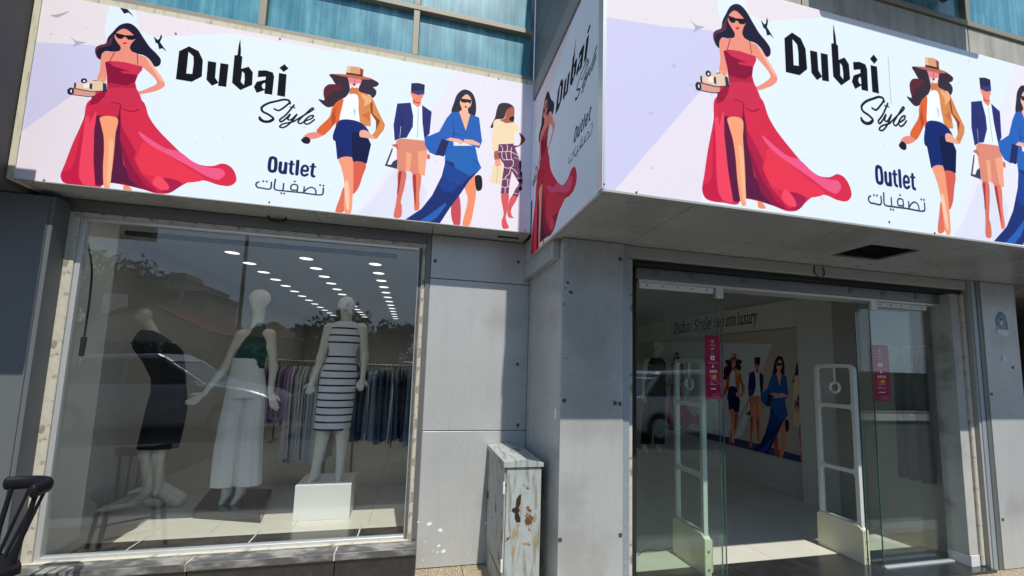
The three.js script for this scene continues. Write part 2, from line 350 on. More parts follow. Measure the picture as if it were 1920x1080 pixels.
const BLUE_WOMAN = `
s G #2f2c3c 1120,200 1220,240 1275,370 1258,560 1180,525 1160,460 1090,470 1060,505 950,512 980,380 1030,260
s G #f6b896 1155,265 1217,340 1207,420 1160,468 1172,515 1205,545 1140,752 1048,510 1085,470 1060,380 1090,310
f G #2a2530 1065,320 1217,340 1207,392 1160,370 1130,380 1080,370
s G #9c2f30 1120,430 1140,425 1162,432 1140,446
s H #f3936f 905,410 912,640 900,720 832,985 768,985 822,680 788,520
s H #c9505a 720,640 726,985 672,975 635,770
s H #22232f 905,430 925,410 972,420 976,572 930,587 912,540
f H #1f3270 570,80 905,80 940,250 975,330 840,470 740,620 620,780 500,965 95,925 300,790 420,640 530,420 565,280
f H #2766b4 570,80 905,80 940,250 975,330 850,422 760,380 680,330 660,270 565,240
f H #204794 565,255 680,330 850,420 740,530 600,480 560,370
f H #1f3f8f 560,370 600,480 720,530 650,610 540,590 500,520
f H #2b60b2 570,720 587,740 480,880 380,950 255,940 400,850
f H #1a3c86 850,220 935,262 860,345 925,268
f G #2b62b5 950,505 1050,500 1140,757 1202,530 1320,580 1360,900 1320,995 1240,960 970,865 985,1090 740,1090 650,1050 590,950 580,840 660,820 780,770 880,590
f G #1f2a63 820,870 905,905 835,1085 738,1085
f G #173a7d 962,520 975,760 960,860 995,790 1140,830 985,800
f H #262b5a 530,0 612,30 552,202 460,178
f G #f2b49c 870,880 930,848 1050,868 1112,900 1080,948 1020,912
f G #f2b49c 1115,868 1240,882 1335,930 1320,962 1120,922`;
const LAST_WOMAN = `
s I #3c333a 250,165 360,160 428,210 345,240 300,350 190,370 160,470 133,467 190,340 215,230
s I #b0604f 345,240 425,205 437,260 427,370 432,412 290,402 250,372 310,350
s I #2a2028 370,350 430,320 422,388 385,382
s I #7a3f38 495,530 572,612 520,685 430,722 385,690 490,690 520,620
s I #f3dcb6 180,380 250,375 330,410 450,405 492,500 440,530 425,680 390,662 240,682 235,772 170,762 145,650 165,500
s I #b4604f 185,768 242,768 242,885 193,885
f H #6b4362 1170,62 1332,55 1392,190 1442,480 1382,665 1322,642 1400,500 1318,365 1292,500 1282,622 1193,622 1210,450 1232,300 1160,180
l H #f3cdd2 8 1165,150 1230,146 1300,145 1345,165 1390,190
l H #f3cdd2 8 1190,70 1215,110 1210,146
l H #f3cdd2 8 1262,62 1270,100 1262,146
l H #f3cdd2 8 1205,150 1212,220 1228,240
l H #f3cdd2 8 1250,148 1262,225 1270,240
l H #f3cdd2 8 1316,100 1310,150 1318,235 1335,245
l H #f3cdd2 8 1228,238 1290,236 1330,240
l H #f3cdd2 8 1228,320 1262,330 1300,326 1332,300 1335,245
l H #f3cdd2 8 1300,326 1345,350 1382,392
l H #f3cdd2 8 1302,330 1290,390 1245,440 1290,468
l H #f3cdd2 8 1212,460 1248,450
l H #f3cdd2 8 1205,540 1245,548 1290,535
l H #f3cdd2 8 1268,470 1272,538
l H #f3cdd2 8 1246,548 1240,615
l H #c9a0ae 8 1375,440 1410,445 1438,430
l H #c9a0ae 8 1345,215 1390,225
l H #c9a0ae 8 1440,510 1375,545 1345,610 1385,620
o H #2e1c34 1412,300,14,60 1422,400,13,30 1405,475,20,18 1415,560,18,28
f H #f0dcb8 1108,285 1226,270 1202,522 1068,482
l H #d8b98e 7 1160,300 1145,500
s H #f0a490 1130,240 1186,240 1190,300 1140,310
s H #d95f63 1203,622 1278,622 1266,800 1250,900 1282,1002 1220,1012 1203,930 1225,850
s H #d95f63 1320,645 1378,662 1310,800 1320,870 1342,892 1280,882 1268,790`;

function drawArt(ctx, lists, map) {   // map: metres on the left sign -> canvas pixels
  for (const row of lists.join('\n').split('\n')) {
    if (!row.trim()) continue;
    const [kind, zone, col, ...rest] = row.trim().split(/\s+/); const n = nums(rest.join(' ')); ctx.fillStyle = ctx.strokeStyle = col;
    const pt = (x, y) => map(...artPoint(zone, x, y));
    if (kind === 'o') {
      for (let i = 0; i < n.length; i += 4) {
        ctx.beginPath();
        for (let k = 0; k < 16; k++) { const a = k / 16 * 2 * Math.PI, p = pt(n[i] + Math.cos(a) * n[i + 2], n[i + 1] + Math.sin(a) * n[i + 3]); k ? ctx.lineTo(...p) : ctx.moveTo(...p); }
        ctx.closePath(); ctx.fill();
      } continue;
    }
    const off = kind === 'l' ? 1 : 0, P = []; for (let i = off; i < n.length; i += 2) P.push([n[i], n[i + 1]]);
    let Q = P.map(p => V(p[0], p[1], 0));
    if (kind !== 'f' && Q.length > 2) Q = new THREE.CatmullRomCurve3(Q, kind === 's', 'centripetal').getPoints(Q.length * 6);
    ctx.beginPath(); Q.forEach((v, i) => { const p = pt(v.x, v.y); i ? ctx.lineTo(...p) : ctx.moveTo(...p); });
    if (kind === 'l') {
      const a = pt(P[0][0], P[0][1]), b = pt(P[0][0], P[0][1] + 10); ctx.lineWidth = Math.hypot(a[0] - b[0], a[1] - b[1]) / 10 * n[0]; ctx.lineCap = ctx.lineJoin = 'round'; ctx.stroke();
    } else { ctx.closePath(); ctx.fill(); }
  }
}
function fillPoly(ctx, col, pts) { ctx.fillStyle = col; ctx.beginPath(); pts.forEach((p, i) => i ? ctx.lineTo(...p) : ctx.moveTo(...p)); ctx.closePath(); ctx.fill(); }
function backdrop(ctx, W, H, map) {
  ctx.fillStyle = '#e3edf5'; ctx.fillRect(0, 0, W, H);
  const q = (...pp) => pp.map(([x, y]) => map(...artPoint('O', x, y)));
  fillPoly(ctx, '#e8dfe2', q([-400, -120], [260, -120], [205, 13], [196, 50], [202, 85], [178, 86], [70, 80], [-400, 30]));
  fillPoly(ctx, '#ebdfe3', q([250, -40], [500, -60], [640, 100], [440, 62], [300, 69], [262, 60], [255, 25]));
  fillPoly(ctx, '#cfcbe9', q([-400, 30], [71, 79], [178, 85], [196, 118], [182, 145], [48, 241], [-400, 560]));
  fillPoly(ctx, '#e7dde7', q([-400, 560], [48, 241], [182, 145], [150, 230], [112, 335], [100, 400], [-400, 700]));
  fillPoly(ctx, '#ebe6f2', q([880, 110], [1080, 140], [1080, 470], [640, 440], [666, 402], [858, 137]));
  fillPoly(ctx, '#dfdfee', q([700, 372], [760, 290], [800, 360], [780, 420], [656, 415]));
}
function canvas(W, H) { const c = document.createElement('canvas'); c.width = W; c.height = H; return [c, c.getContext('2d')]; }
function grime(ctx, W, H, n) { for (let i = 0; i < n; i++) { ctx.fillStyle = `rgba(${90 + rnd() * 60 | 0},${90 + rnd() * 50 | 0},${95 + rnd() * 50 | 0},${0.05 + rnd() * 0.12})`; ctx.beginPath(); ctx.ellipse(rnd() * W, rnd() * H, 1 + rnd() * 5, 1 + rnd() * 4, rnd() * 3, 0, 7); ctx.fill(); } }
function printMat(c, rough = 0.6) { const t = new THREE.CanvasTexture(c); t.colorSpace = THREE.SRGBColorSpace; t.anisotropy = 8; return phys(0xffffff, rough, { map: t, specularIntensity: 0.12 }); }
const affine = (src, dst) => {   // three point pairs -> map
  const [a, b, c] = src, d = (b[0] - a[0]) * (c[1] - a[1]) - (c[0] - a[0]) * (b[1] - a[1]);
  return (x, y) => { const u = ((x - a[0]) * (c[1] - a[1]) - (c[0] - a[0]) * (y - a[1])) / d, v = ((b[0] - a[0]) * (y - a[1]) - (x - a[0]) * (b[1] - a[1])) / d; return [0, 1].map(k => dst[0][k] + u * (dst[1][k] - dst[0][k]) + v * (dst[2][k] - dst[0][k])); };
};

// ---------- ground ----------
struct('ground', box(-150, 150, -0.6, -0.14, -120, 180), std(new THREE.Color(0.22, 0.20, 0.16), 0.95));
struct('road', box(-80, 80, -0.3, -0.12, 1.42, 9.2), M.asphalt);
const pavement = struct('pavement', box(-60, 60, -0.3, -0.014, -1.5, 1.14), M.kerb);
{ // paving slabs in front of the shop
  const a = [0, 1, 2].map(() => { const g = uvm(new THREE.BoxGeometry(0.396, 0.05, 0.396)); const uv = g.attributes.uv; const o = rnd() * 3; for (let i = 0; i < uv.count; i++) uv.setXY(i, uv.getX(i) + o, uv.getY(i) + o * 2); return g; });
  for (let i = -10; i < 14; i++) for (let j = 0; j < 3; j++) { const m = mesh('paving_slab', a[(i * 7 + j * 3 + 99) % 3], M.paving, pavement); m.position.set(0.2 + i * 0.4, -0.025 + ((i * 5 + j * 11) % 5) * 0.0004, 0.2 + j * 0.4 - 0.06); }
}
struct('kerb', box(-60, 60, -0.3, 0.0, 1.15, 1.41, 0.02), M.kerb);
struct('pavement', box(-60, 60, -0.3, 0.0, 9.22, 12.0), M.kerb);

// ---------- the shop building ----------
const XR = 0.776, ZL = Z_SIGN, ZR = 1.456, YLB = 2.362, YLT = 3.508, YRB = 2.188, YRT = 3.372, ZC = 0.76;
const shop = thing('shop_building', 'grey metal clad shop building with teal upper glazing, a display window and an entrance', 'building', [0, 0, 0]);
const part = (n, g, m, p = shop) => mesh(n, g, m, p);
// backing structure
part('wall_core', [box(0.0, 0.83, 0, 2.6, -0.22, -0.012), box(0.856, 1.23, 0, 2.5, -0.22, 0.745), box(-2.4, 0.83, 2.27, 4.6, -0.2, -0.02), box(0.856, 6.6, 2.42, 4.6, 0.3, 0.85), box(0.856, 6.6, 3.40, 4.6, 0.851, 1.30), box(-2.45, -2.275, 0, 2.27, -0.119, -0.03)], M.core);
// metal cladding panels, left bay
const yj = [0.006, 0.93, 2.03, YLB - 0.004];
for (let i = 0; i < 3; i++) part('cladding_panel', box(0.087, 0.842, yj[i] + (i ? 0.003 : 0), yj[i + 1] - 0.003, -0.012, 0, 0.003), M.panel);
// projecting pier: left side panels and front panel
part('cladding_panel', box(0.842, 0.855, 0.005, 2.184, 0.002, ZC - 0.014, 0.003), M.panel);
part('cladding_panel', box(0.8425, 1.243, 0.005, 2.184, ZC - 0.013, ZC, 0.003), M.panel);
part('beam', box(0.795, 0.8415, 2.07, 2.187, 0.003, 0.70, 0.004), M.panel);
part('beam', box(0.795, 0.8415, 2.19, 2.358, 0.003, 0.25, 0.004), M.panel);
// dark screw heads and paint chips on the panels
const speck = (px, py, w, h, ax, v, mat, nm = 'fixing') => { const p = at(px, py, ax, v); const e = 0.003; part(nm, ax === 'z' ? box(p.x - w / 2, p.x + w / 2, p.y - h / 2, p.y + h / 2, v + 0.0005, v + e, 0.001) : box(v - e, v - 0.0005, p.y - h / 2, p.y + h / 2, p.z - w / 2, p.z + w / 2, 0.001), mat); };
for (const [x, y] of [[1163, 486], [1153, 756], [1162, 757], [1163, 1003], [1058, 751], [1050, 1012]]) speck(x, y, 0.022, 0.022, 'z', ZC, M.charcoal);
for (const [x, y] of [[971, 797], [972, 491], [816, 489], [970, 683]]) speck(x, y, 0.02, 0.024, 'z', 0, M.charcoal);
function chip(px, py, r, z, mat = M.paint) { const p = at(px, py, 'z', z), n = 7, pts = []; for (let i = 0; i < n; i++) { const a = i / n * 6.283, q = r * rr(0.5, 1.2); pts.push([p.x + Math.cos(a) * q * 1.3, p.y + Math.sin(a) * q]); } const g = extr(poly(pts), 0.0008); g.translate(0, 0, z + 0.0004); part('paint_chip', uvm(g), mat); }
for (const [x, y, r] of [[805, 982, .014], [826, 994, .016], [822, 1023, .01], [832, 1033, .015], [784, 979, .006], [797, 1015, .005], [911, 981, .012], [820, 1035, .006], [811, 1033, .004], [793, 1050, .004], [878, 1037, .004]]) chip(x, y, r, 0);
for (const [x, y, r] of [[1065, 530, .009], [1070, 548, .012], [1060, 540, .006], [1068, 462, .006], [1120, 520, .004], [1058, 570, .005], [1118, 586, .004], [1100, 655, .003], [1130, 640, .003], [1062, 672, .005], [1120, 750, .003]]) chip(x, y, r, ZC, M.charcoal);
{ const p = at(1042, 775, 'x', 0.842); const g = extr(poly([[-.02, -.03], [.015, -.04], [.03, .01], [.01, .04], [-.02, .02]]), 0.002); g.rotateY(-Math.PI / 2); g.translate(0.8415, p.y, p.z); part('paint_chip', uvm(g), M.paint); }
// soffit boards
for (const [a, b] of [[-2.22, -0.682], [-0.678, 0.082], [0.086, 0.774]]) part('soffit_board', box(a, b, YLB, YLB + 0.012, 0.001, ZL - 0.012), M.panel);
const hx0 = 2.63, hx1 = 3.03, hz0 = 0.955, hz1 = 1.222;
part('soffit_board', box(0.80, 1.262, YRB, YRB + 0.012, 0.3, ZR - 0.025), M.panel);
part('soffit_board', box(1.266, hx0 - 0.003, YRB, YRB + 0.012, 0.62, ZR - 0.025), M.panel);
part('soffit_board', [box(hx0, hx1, YRB, YRB + 0.012, 0.62, hz0), box(hx0, hx1, YRB, YRB + 0.012, hz1, ZR - 0.025), box(hx1, 6.4, YRB, YRB + 0.012, 0.62, ZR - 0.025)], M.panel);
part('soffit_slot', box(0.56, 0.72, YLB - 0.006, YLB + 0.001, 0.09, 0.115, 0.002), M.dark);
// little soffit fitting over the window
part('soffit_clip', tube([V(-1.0, YLB, 0.04), V(-0.99, YLB - 0.025, 0.045), V(-0.9, YLB - 0.025, 0.045), V(-0.89, YLB, 0.04)], 0.006, 16), M.dark);

// upper storey: mullions and panes, left bay
const ZG = 0.17, YM = [3.555, 3.595, 3.945, 3.985, 4.33, 4.37, 4.72], XM = [-2.35, -1.095, -0.108, XR - 0.02];
part('sill_band', box(-2.35, XR - 0.004, YLT + 0.002, YM[0] - 0.002, 0.02, 0.225), M.beige);
for (const k of [0, 2, 4]) part('mullion', box(-2.35, XR - 0.004, YM[k], YM[k + 1], 0.05, 0.21, 0.004), M.mull);
for (let i = 0; i < 3; i++) for (const k of [1, 3]) part('mullion', box(XM[i] - 0.022, XM[i] + 0.022, YM[k] + 0.001, YM[k + 1] - 0.001, 0.05, 0.206, 0.004), M.mull);
for (let i = 0; i < 3; i++) for (const k of [1, 3]) {
  const g = box(XM[i] + 0.024, XM[i + 1] - (i < 2 ? 0.024 : 0.004), YM[k] + 0.002, YM[k + 1] - 0.002, ZG - 0.03, ZG); const uv = g.attributes.uv; for (let q = 0; q < uv.count; q++) uv.setXY(q, uv.getX(q) + i * 0.37 + k * 0.21, uv.getY(q) + k * 0.4);
  part('window_pane', g, M.teal);
}
// side of the projecting bay above the sign
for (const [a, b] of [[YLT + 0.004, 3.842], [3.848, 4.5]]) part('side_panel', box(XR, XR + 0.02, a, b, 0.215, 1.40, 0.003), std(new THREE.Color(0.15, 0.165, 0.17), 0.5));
part('ledge', box(XR - 0.012, XR + 0.03, YRT + 0.006, YLT - 0.002, 0.25, 1.425, 0.004), std(new THREE.Color(0.24, 0.25, 0.245), 0.6));
// front of the projecting bay above the sign
const ZF = 1.40;
{
  const xs = [0.80, 1.985, 3.268, 4.55, 5.8], yb = YRT + 0.01, y1 = 3.60;
  for (let i = 0; i < 4; i++) part('facade_panel', box(xs[i] + 0.004, xs[i + 1] - 0.004, yb, y1 - 0.002, ZF - 0.02, ZF, 0.003), M.clad);
  part('mullion', box(0.8, 5.8, y1, y1 + 0.035, ZF - 0.05, ZF + 0.012, 0.003), M.mull);
  for (const x of xs.slice(0, 4)) part('mullion', box(x - 0.02, x + 0.02, y1 + 0.036, 4.5, ZF - 0.05, ZF + 0.008, 0.003), M.mull);
  for (let i = 0; i < 4; i++) part('window_pane', box(xs[i] + 0.022, xs[i + 1] - 0.022, y1 + 0.037, 4.5, ZF - 0.05, ZF - 0.02), M.teal);
}
part('parapet', [box(-2.4, XR - 0.01, 4.72, 5.4, -0.2, 0.2), box(XR, 6.6, 4.51, 5.4, 0.3, 1.40)], M.clad);

// display window: frame, pane, sill
const WX0 = -2.035, WX1 = -0.004, WY0 = 0.222, WY1 = 2.232, GZ = -0.03;
const win = new THREE.Group(); win.name = 'display_window'; shop.add(win);
const wp = (n, g, m) => mesh(n, g, m, win);
wp('pane', box(WX0, WX1, WY0, WY1, GZ - 0.004, GZ), M.glass);
wp('frame', [box(WX0 - 0.028, WX0, WY0 - 0.025, WY1 + 0.02, -0.06, -0.012, 0.003), box(WX1, WX1 + 0.028, WY0 - 0.025, WY1 + 0.02, -0.06, -0.012, 0.003), box(WX0, WX1, WY0 - 0.025, WY0, -0.06, -0.012, 0.003), box(WX0, WX1, WY1, WY1 + 0.02, -0.06, -0.012, 0.003)], M.alu);
wp('render_edge', [box(WX0 - 0.10, WX0 - 0.029, WY0 - 0.03, WY1 + 0.05, -0.1, -0.004, 0.006), box(WX1 + 0.029, WX1 + 0.052, WY0 - 0.03, WY1 + 0.05, -0.1, -0.003, 0.004), box(WX0 - 0.028, WX1 + 0.028, WY1 + 0.021, WY1 + 0.05, -0.1, -0.004, 0.005)], M.flake);
wp('side_trim', box(WX1 + 0.056, WX1 + 0.088, 0.2, YLB - 0.002, -0.1, 0.004, 0.003), M.steel);
wp('head_trim', box(-2.15, WX1 + 0.054, WY1 + 0.052, YLB - 0.002, -0.1, -0.002, 0.004), M.steel);
wp('blind_rail', box(-1.86, -0.16, 2.175, 2.205, -0.10, -0.07, 0.003), M.black);
// granite sill in three slabs
for (const [a, b] of [[-2.22, -1.241], [-1.231, -0.426], [-0.416, 0.083]]) {
  wp('sill_slab', box(a, b, 0.148, 0.194, -0.10, 0.13, 0.005), M.dusty);
  wp('sill_riser', box(a, b + (b < 0 ? 0.006 : 0), 0.0, 0.146, -0.1, 0.112, 0.003), M.granite);
}
for (const x of [-1.236, -0.421]) wp('joint', box(x - 0.0048, x + 0.0048, 0.149, 0.1915, -0.09, 0.1275), M.flake);
// mortar along the foot of the frame
wp('mortar', box(-2.14, 0.05, 0.1945, 0.201, -0.06, 0.012, 0.002), M.flake);

// entrance: frame strips, head, side glazing
const DZ = 0.597;
part('jamb_strip', box(1.246, 1.288, 0, 2.186, 0.62, 0.752, 0.002), M.galv);
part('stone_jamb', box(1.289, 1.318, 0, 2.10, 0.56, 0.735, 0.004), M.flake);
part('jamb_strip', box(1.319, 1.42, 0, 2.10, 0.45, 0.60, 0.003), M.dark);
part('door_head', box(1.289, 4.236, 2.112, 2.186, 0.55, 0.735, 0.004), M.trim);
part('door_track', box(1.319, 4.236, 2.083, 2.110, 0.50, 0.70, 0.003), M.dark);
part('operator_cover', box(1.40, 4.11, 2.005, 2.081, 0.50, 0.632, 0.006), std(new THREE.Color(0.20, 0.215, 0.21), 0.35, { metalness: 0.4 }));
part('operator_rail', box(1.42, 4.10, 1.985, 2.004, 0.50, 0.628, 0.003), M.alu);
for (const x of [1.55, 1.82, 2.24, 3.20, 3.52, 3.86]) part('operator_cap', box(x - 0.022, x + 0.022, 2.03, 2.066, 0.632, 0.637, 0.003), M.steel);
{ const p = at(1495, 520, 'z', 0.66); const s = new THREE.SphereGeometry(0.035, 20, 12); s.scale(1, 0.75, 1); s.translate(p.x, p.y + 0.005, 0.655); part('door_sensor', s, M.black); }
{ const p = at(1537, 512, 'z', 0.74); part('wire_loop', tube([V(p.x - 0.04, p.y + 0.05, 0.737), V(p.x - 0.045, p.y, 0.742), V(p.x, p.y - 0.035, 0.745), V(p.x + 0.04, p.y, 0.742), V(p.x + 0.03, p.y + 0.05, 0.737)], 0.004, 30), M.black); }
part('plaster_reveal', box(4.11, 4.20, 0.1, 2.08, 0.56, 0.70, 0.004), M.plaster);
part('plaster_reveal', box(4.203, 4.236, 0.02, 2.08, 0.56, 0.72, 0.012), M.flake);
part('skirting', box(4.112, 4.20, 0.0, 0.098, 0.56, 0.706, 0.003), M.wall);
part('jamb_strip', box(4.238, 4.258, 0, 2.186, 0.5, 0.66), M.dark);
part('jamb_strip', box(4.26, 4.302, 0, 2.186, 0.5, 0.752, 0.002), M.galv);
part('jamb_strip', box(4.304, 4.348, 0, 2.186, 0.5, 0.756, 0.002), M.steel);
part('cladding_panel', box(4.35, 4.735, 0.005, 2.184, ZC - 0.013, ZC, 0.003), M.panel);
part('wall_core', box(4.24, 4.73, 0, 2.4, -0.4, ZC - 0.015), M.core);
part('wall_core', [box(4.731, 8, 0, 2.4, -2.1, -2.0), box(4.72, 4.7305, 0, 2.4, -2.0, -0.41), box(4.731, 8, 2.19, 2.4, -2.0, 0.62), box(7.9, 8, 0, 2.19, -2.0, 0.7), box(5.6, 7.9, 0, 2.19, 0.6, 0.7)], M.core);
for (const [x, y] of [[1899, 689], [1859, 739], [1880, 974], [1914, 745]]) { if (x < 1910) speck(x, y, 0.022, 0.02, 'z', ZC, M.charcoal); }
part('socket_plate', (() => { const p = at(1882, 672, 'z', ZC); return box(p.x - 0.022, p.x + 0.022, p.y - 0.025, p.y + 0.025, ZC + 0.0005, ZC + 0.006, 0.002); })(), M.white);
{ // torn round-topped poster remnant on the right panel
  const [c, g] = canvas(256, 320); g.fillStyle = '#7fa3b4'; g.fillRect(0, 0, 256, 320);
  for (let i = 0; i < 260; i++) { g.fillStyle = ['#6d95a8', '#c9d6dc', '#8fb2c0', '#e6e8e8', '#4f7d96', '#394d66'][rnd() * 6 | 0]; g.globalAlpha = 0.6; g.beginPath(); g.ellipse(rnd() * 256, rnd() * 320, 3 + rnd() * 22, 2 + rnd() * 9, rnd() * 3, 0, 7); g.fill(); }
  g.globalAlpha = 1; g.fillStyle = '#e9e9e6'; g.fillRect(0, 235, 256, 85); g.fillStyle = '#4b4a52'; g.beginPath(); g.ellipse(120, 130, 26, 36, 0, 0, 7); g.fill(); g.fillStyle = '#e4d6d2'; g.beginPath(); g.ellipse(122, 150, 30, 34, 0.3, 0, 7); g.fill();
  const o = at(1878, 607, 'z', ZC); const s = poly([[-.055, -.085], [.02, -.10], [.062, -.09], [.066, -.03], [.058, .04], [.04, .075], [.02, .085], [.015, .097], [-.02, .097], [-.022, .084], [-.045, .07], [-.066, .03]]);
  const ge = extr(s, 0.0015), uv = ge.attributes.uv, p = ge.attributes.position; for (let i = 0; i < uv.count; i++) uv.setXY(i, (p.getX(i) + .07) / .14, (p.getY(i) + .1) / .2);
  ge.translate(o.x, o.y, ZC + 0.001); const m = part('torn_sticker', ge, printMat(c, 0.7)); m.userData.label = 'torn pale blue sticker with a white lower edge';
}
// fixed side lights of the entrance
for (const [a, b] of [[1.425, 2.075], [3.416, 4.085]]) {
  const gl = new THREE.Group(); gl.name = 'side_light'; shop.add(gl);
  mesh('pane', box(a, b, 0.03, 1.985, DZ - 0.004, DZ + 0.004), M.glassDoor, gl);
  mesh('glass_edge', box(a < 2 ? b + 0.0005 : a - 0.0055, a < 2 ? b + 0.0055 : a - 0.0005, 0.03, 1.985, DZ - 0.004, DZ + 0.004), M.glassEdge, gl);
  mesh('floor_channel', box(a, b + 0.01, 0.004, 0.029, DZ - 0.016, DZ + 0.018, 0.002), M.alu, gl);
  const c0 = a < 2 ? 1.43 : 3.44, c1 = a < 2 ? 2.0 : 3.98;
  mesh('clamp_rail', box(c0, c1, 1.945, 1.983, DZ + 0.005, DZ + 0.024, 0.003), M.white, gl);
  for (let k = 0; k < 5; k++) { const g = new THREE.CylinderGeometry(0.005, 0.005, 0.004, 10); g.rotateX(Math.PI / 2); g.translate(c0 + (k + 0.5) * (c1 - c0) / 5, 1.964, DZ + 0.026); mesh('bolt', g, M.steel, gl); }
  const e = a < 2 ? 2.02 : 3.40; mesh('end_bracket', box(e, e + 0.055, 1.915, 2.0, DZ + 0.006, DZ + 0.03, 0.004), M.alu, gl);
}
// sliding leaves, pushed open behind the side lights
function payStrip() {
  const [c, g] = canvas(256, 1024); g.fillStyle = '#a80b40'; g.fillRect(0, 0, 256, 1024); g.fillStyle = '#e9b9cd'; g.textAlign = 'center';
  g.lineWidth = 6; g.strokeStyle = '#e9b9cd'; g.beginPath(); g.arc(128, 95, 22, 0, 6.28); g.stroke(); g.fillRect(122, 70, 12, 50); g.fillRect(85, 150, 86, 10);
  g.beginPath(); g.ellipse(128, 215, 34, 10, -0.2, 0, 7); g.fill(); g.fillStyle = '#5b5f95'; g.fillRect(105, 250, 46, 60); g.fillStyle = '#f1ecee'; g.fillRect(94, 330, 66, 70); g.fillStyle = '#c8557f'; g.fillRect(112, 350, 30, 30);
  g.fillStyle = '#dd9cb6'; g.fillRect(45, 440, 170, 9); g.fillStyle = '#f1d9e2'; g.beginPath(); g.ellipse(130, 500, 16, 24, 0, 0, 7); g.fill();
  g.fillStyle = '#ffffff'; g.font = 'bold italic 58px sans-serif'; g.fillText('VISA', 132, 602);
  g.fillStyle = '#d8432c'; g.beginPath(); g.arc(108, 668, 34, 0, 7); g.fill(); g.fillStyle = '#f0a02f'; g.beginPath(); g.arc(152, 668, 34, 0, 7); g.fill(); g.fillStyle = '#e9b9cd'; g.fillRect(85, 715, 90, 8); g.fillRect(70, 765, 60, 8); g.fillRect(80, 785, 110, 8);
  g.fillStyle = '#2c2f45'; g.beginPath(); g.ellipse(140, 865, 42, 26, 0, 0, 7); g.fill(); g.fillStyle = '#eeeeee'; g.fillRect(90, 855, 86, 16);
  g.fillStyle = '#c4597f'; for (let k = 0; k < 4; k++) g.fillRect(105, 935 + k * 18, 120, 9);
  return printMat(c, 0.5);
}
const strip = payStrip();
for (const [a, b, sp, label] of [[1.44, 2.082, [1323, 630, 1350, 748], 'left'], [3.333, 4.0, [1638, 648, 1665, 752], 'right']]) {
  const L = label === 'left';
  const leaf = thing('sliding_door_leaf', L ? 'frameless glass sliding door leaf with a crimson payment sticker, beside the grey pier' : 'frameless glass sliding door leaf with a crimson payment sticker, beside the cracked plaster jamb', 'door', [(a + b) / 2, 0, 0.55], 'sliding glass door leaves');
  const lp = (n, g, m) => { g.translate(-(a + b) / 2, 0, -0.55); return mesh(n, g, m, leaf); };
  lp('pane', box(a, b, 0.012, 1.98, 0.546, 0.554), M.glassDoor);
  lp('glass_edge', box(L ? b + 0.0005 : a - 0.0055, L ? b + 0.0055 : a - 0.0005, 0.012, 1.98, 0.546, 0.554), M.glassEdge);
  const p0 = at(sp[0], sp[3], 'z', 0.556), p1 = at(sp[2], sp[1], 'z', 0.556);
  const st = lp('payment_sticker', quad(V(p0.x, p0.y, 0.5555), V(p1.x, p0.y, 0.5555), V(p1.x, p1.y, 0.5555), V(p0.x, p1.y, 0.5555)), strip); st.userData.label = 'crimson sticker listing accepted payment cards';
}
// granite threshold
for (const [a, b] of [[1.24, 2.3], [2.304, 3.4], [3.404, 4.24]]) part('threshold_slab', box(a, b, 0.0, 0.02, 0.335, 0.78, 0.004), M.granite);

// ---------- neighbouring facade at the far left ----------
{
  const n = thing('neighbouring_building', 'dark grey neighbouring facade with an overhanging canopy left of the display window', 'building', [-2.6, 0, 0]);
  const nm = std(new THREE.Color(0.11, 0.12, 0.125), 0.55), np = (nm, g, m) => { g.translate(2.6, 0, 0); return mesh(nm, g, m, n); };
  np('canopy', box(-8, -2.262, 2.33, 4.8, 0.02, 0.735, 0.004), std(new THREE.Color(0.075, 0.075, 0.078), 0.65));
  np('facade_panel', box(-8, -2.14, 0, 2.325, -0.02, 0.115, 0.004), nm);
  np('canopy_fascia', box(-8, -2.09, 2.33, 3.2, 0.74, 0.80, 0.004), std(new THREE.Color(0.075, 0.075, 0.078), 0.65));
  np('dark_reveal', box(-2.139, -2.115, 0, 2.325, -0.015, 0.112, 0.003), nm);
}
// ---------- signs ----------
{
  const W = 2048, H = 788, x0 = -2.225, x1 = 0.772, y0 = YLB + 0.004, y1 = YLT - 0.004;
  const map = (x, y) => [(x - x0) / (x1 - x0) * W, (y1 - y) / (y1 - y0) * H];
  const [c, g] = canvas(W, H); backdrop(g, W, H, map); drawArt(g, [BIRDS, RED_WOMAN, LOGO, OUTLET, MAN, HAT_WOMAN, LAST_WOMAN, BLUE_WOMAN], map); grime(g, W, H, 90);
  const s = thing('shop_sign', 'long printed shop sign above the display window, red gown at one end', 'sign', [x0, YLB, 0.02], 'illustrated shop signs');
  const sp = (n, ge, m) => { if (Array.isArray(ge)) ge = merge(ge); ge.translate(-x0, -YLB, -0.02); return mesh(n, ge, m, s); };
  sp('casing', box(x0 - 0.008, x1, YLB + 0.013, YLT, 0.022, ZL - 0.004), M.trim);
  sp('bottom_trim', box(x0 - 0.008, x1, YLB - 0.002, YLB + 0.004, ZL - 0.012, ZL + 0.002), M.trim);
  sp('edge_trim', box(x0 - 0.034, x0 - 0.001, YLB - 0.002, YLT + 0.002, 0.022, ZL + 0.006, 0.003), M.beige);
  sp('printed_panel', quad(V(x0, y0, ZL), V(x1, y0, ZL), V(x1, y1, ZL), V(x0, y1, ZL)), printMat(c));
  for (const [px, py] of [[83, 338], [505, 379], [330, 63], [525, 73], [935, 148], [985, 432]]) { const p = at(px, py, 'z', ZL), k = new THREE.CylinderGeometry(0.005, 0.005, 0.003, 10); k.rotateX(Math.PI / 2); k.translate(p.x, p.y, ZL + 0.002); sp('rivet', k, M.charcoal); }
}
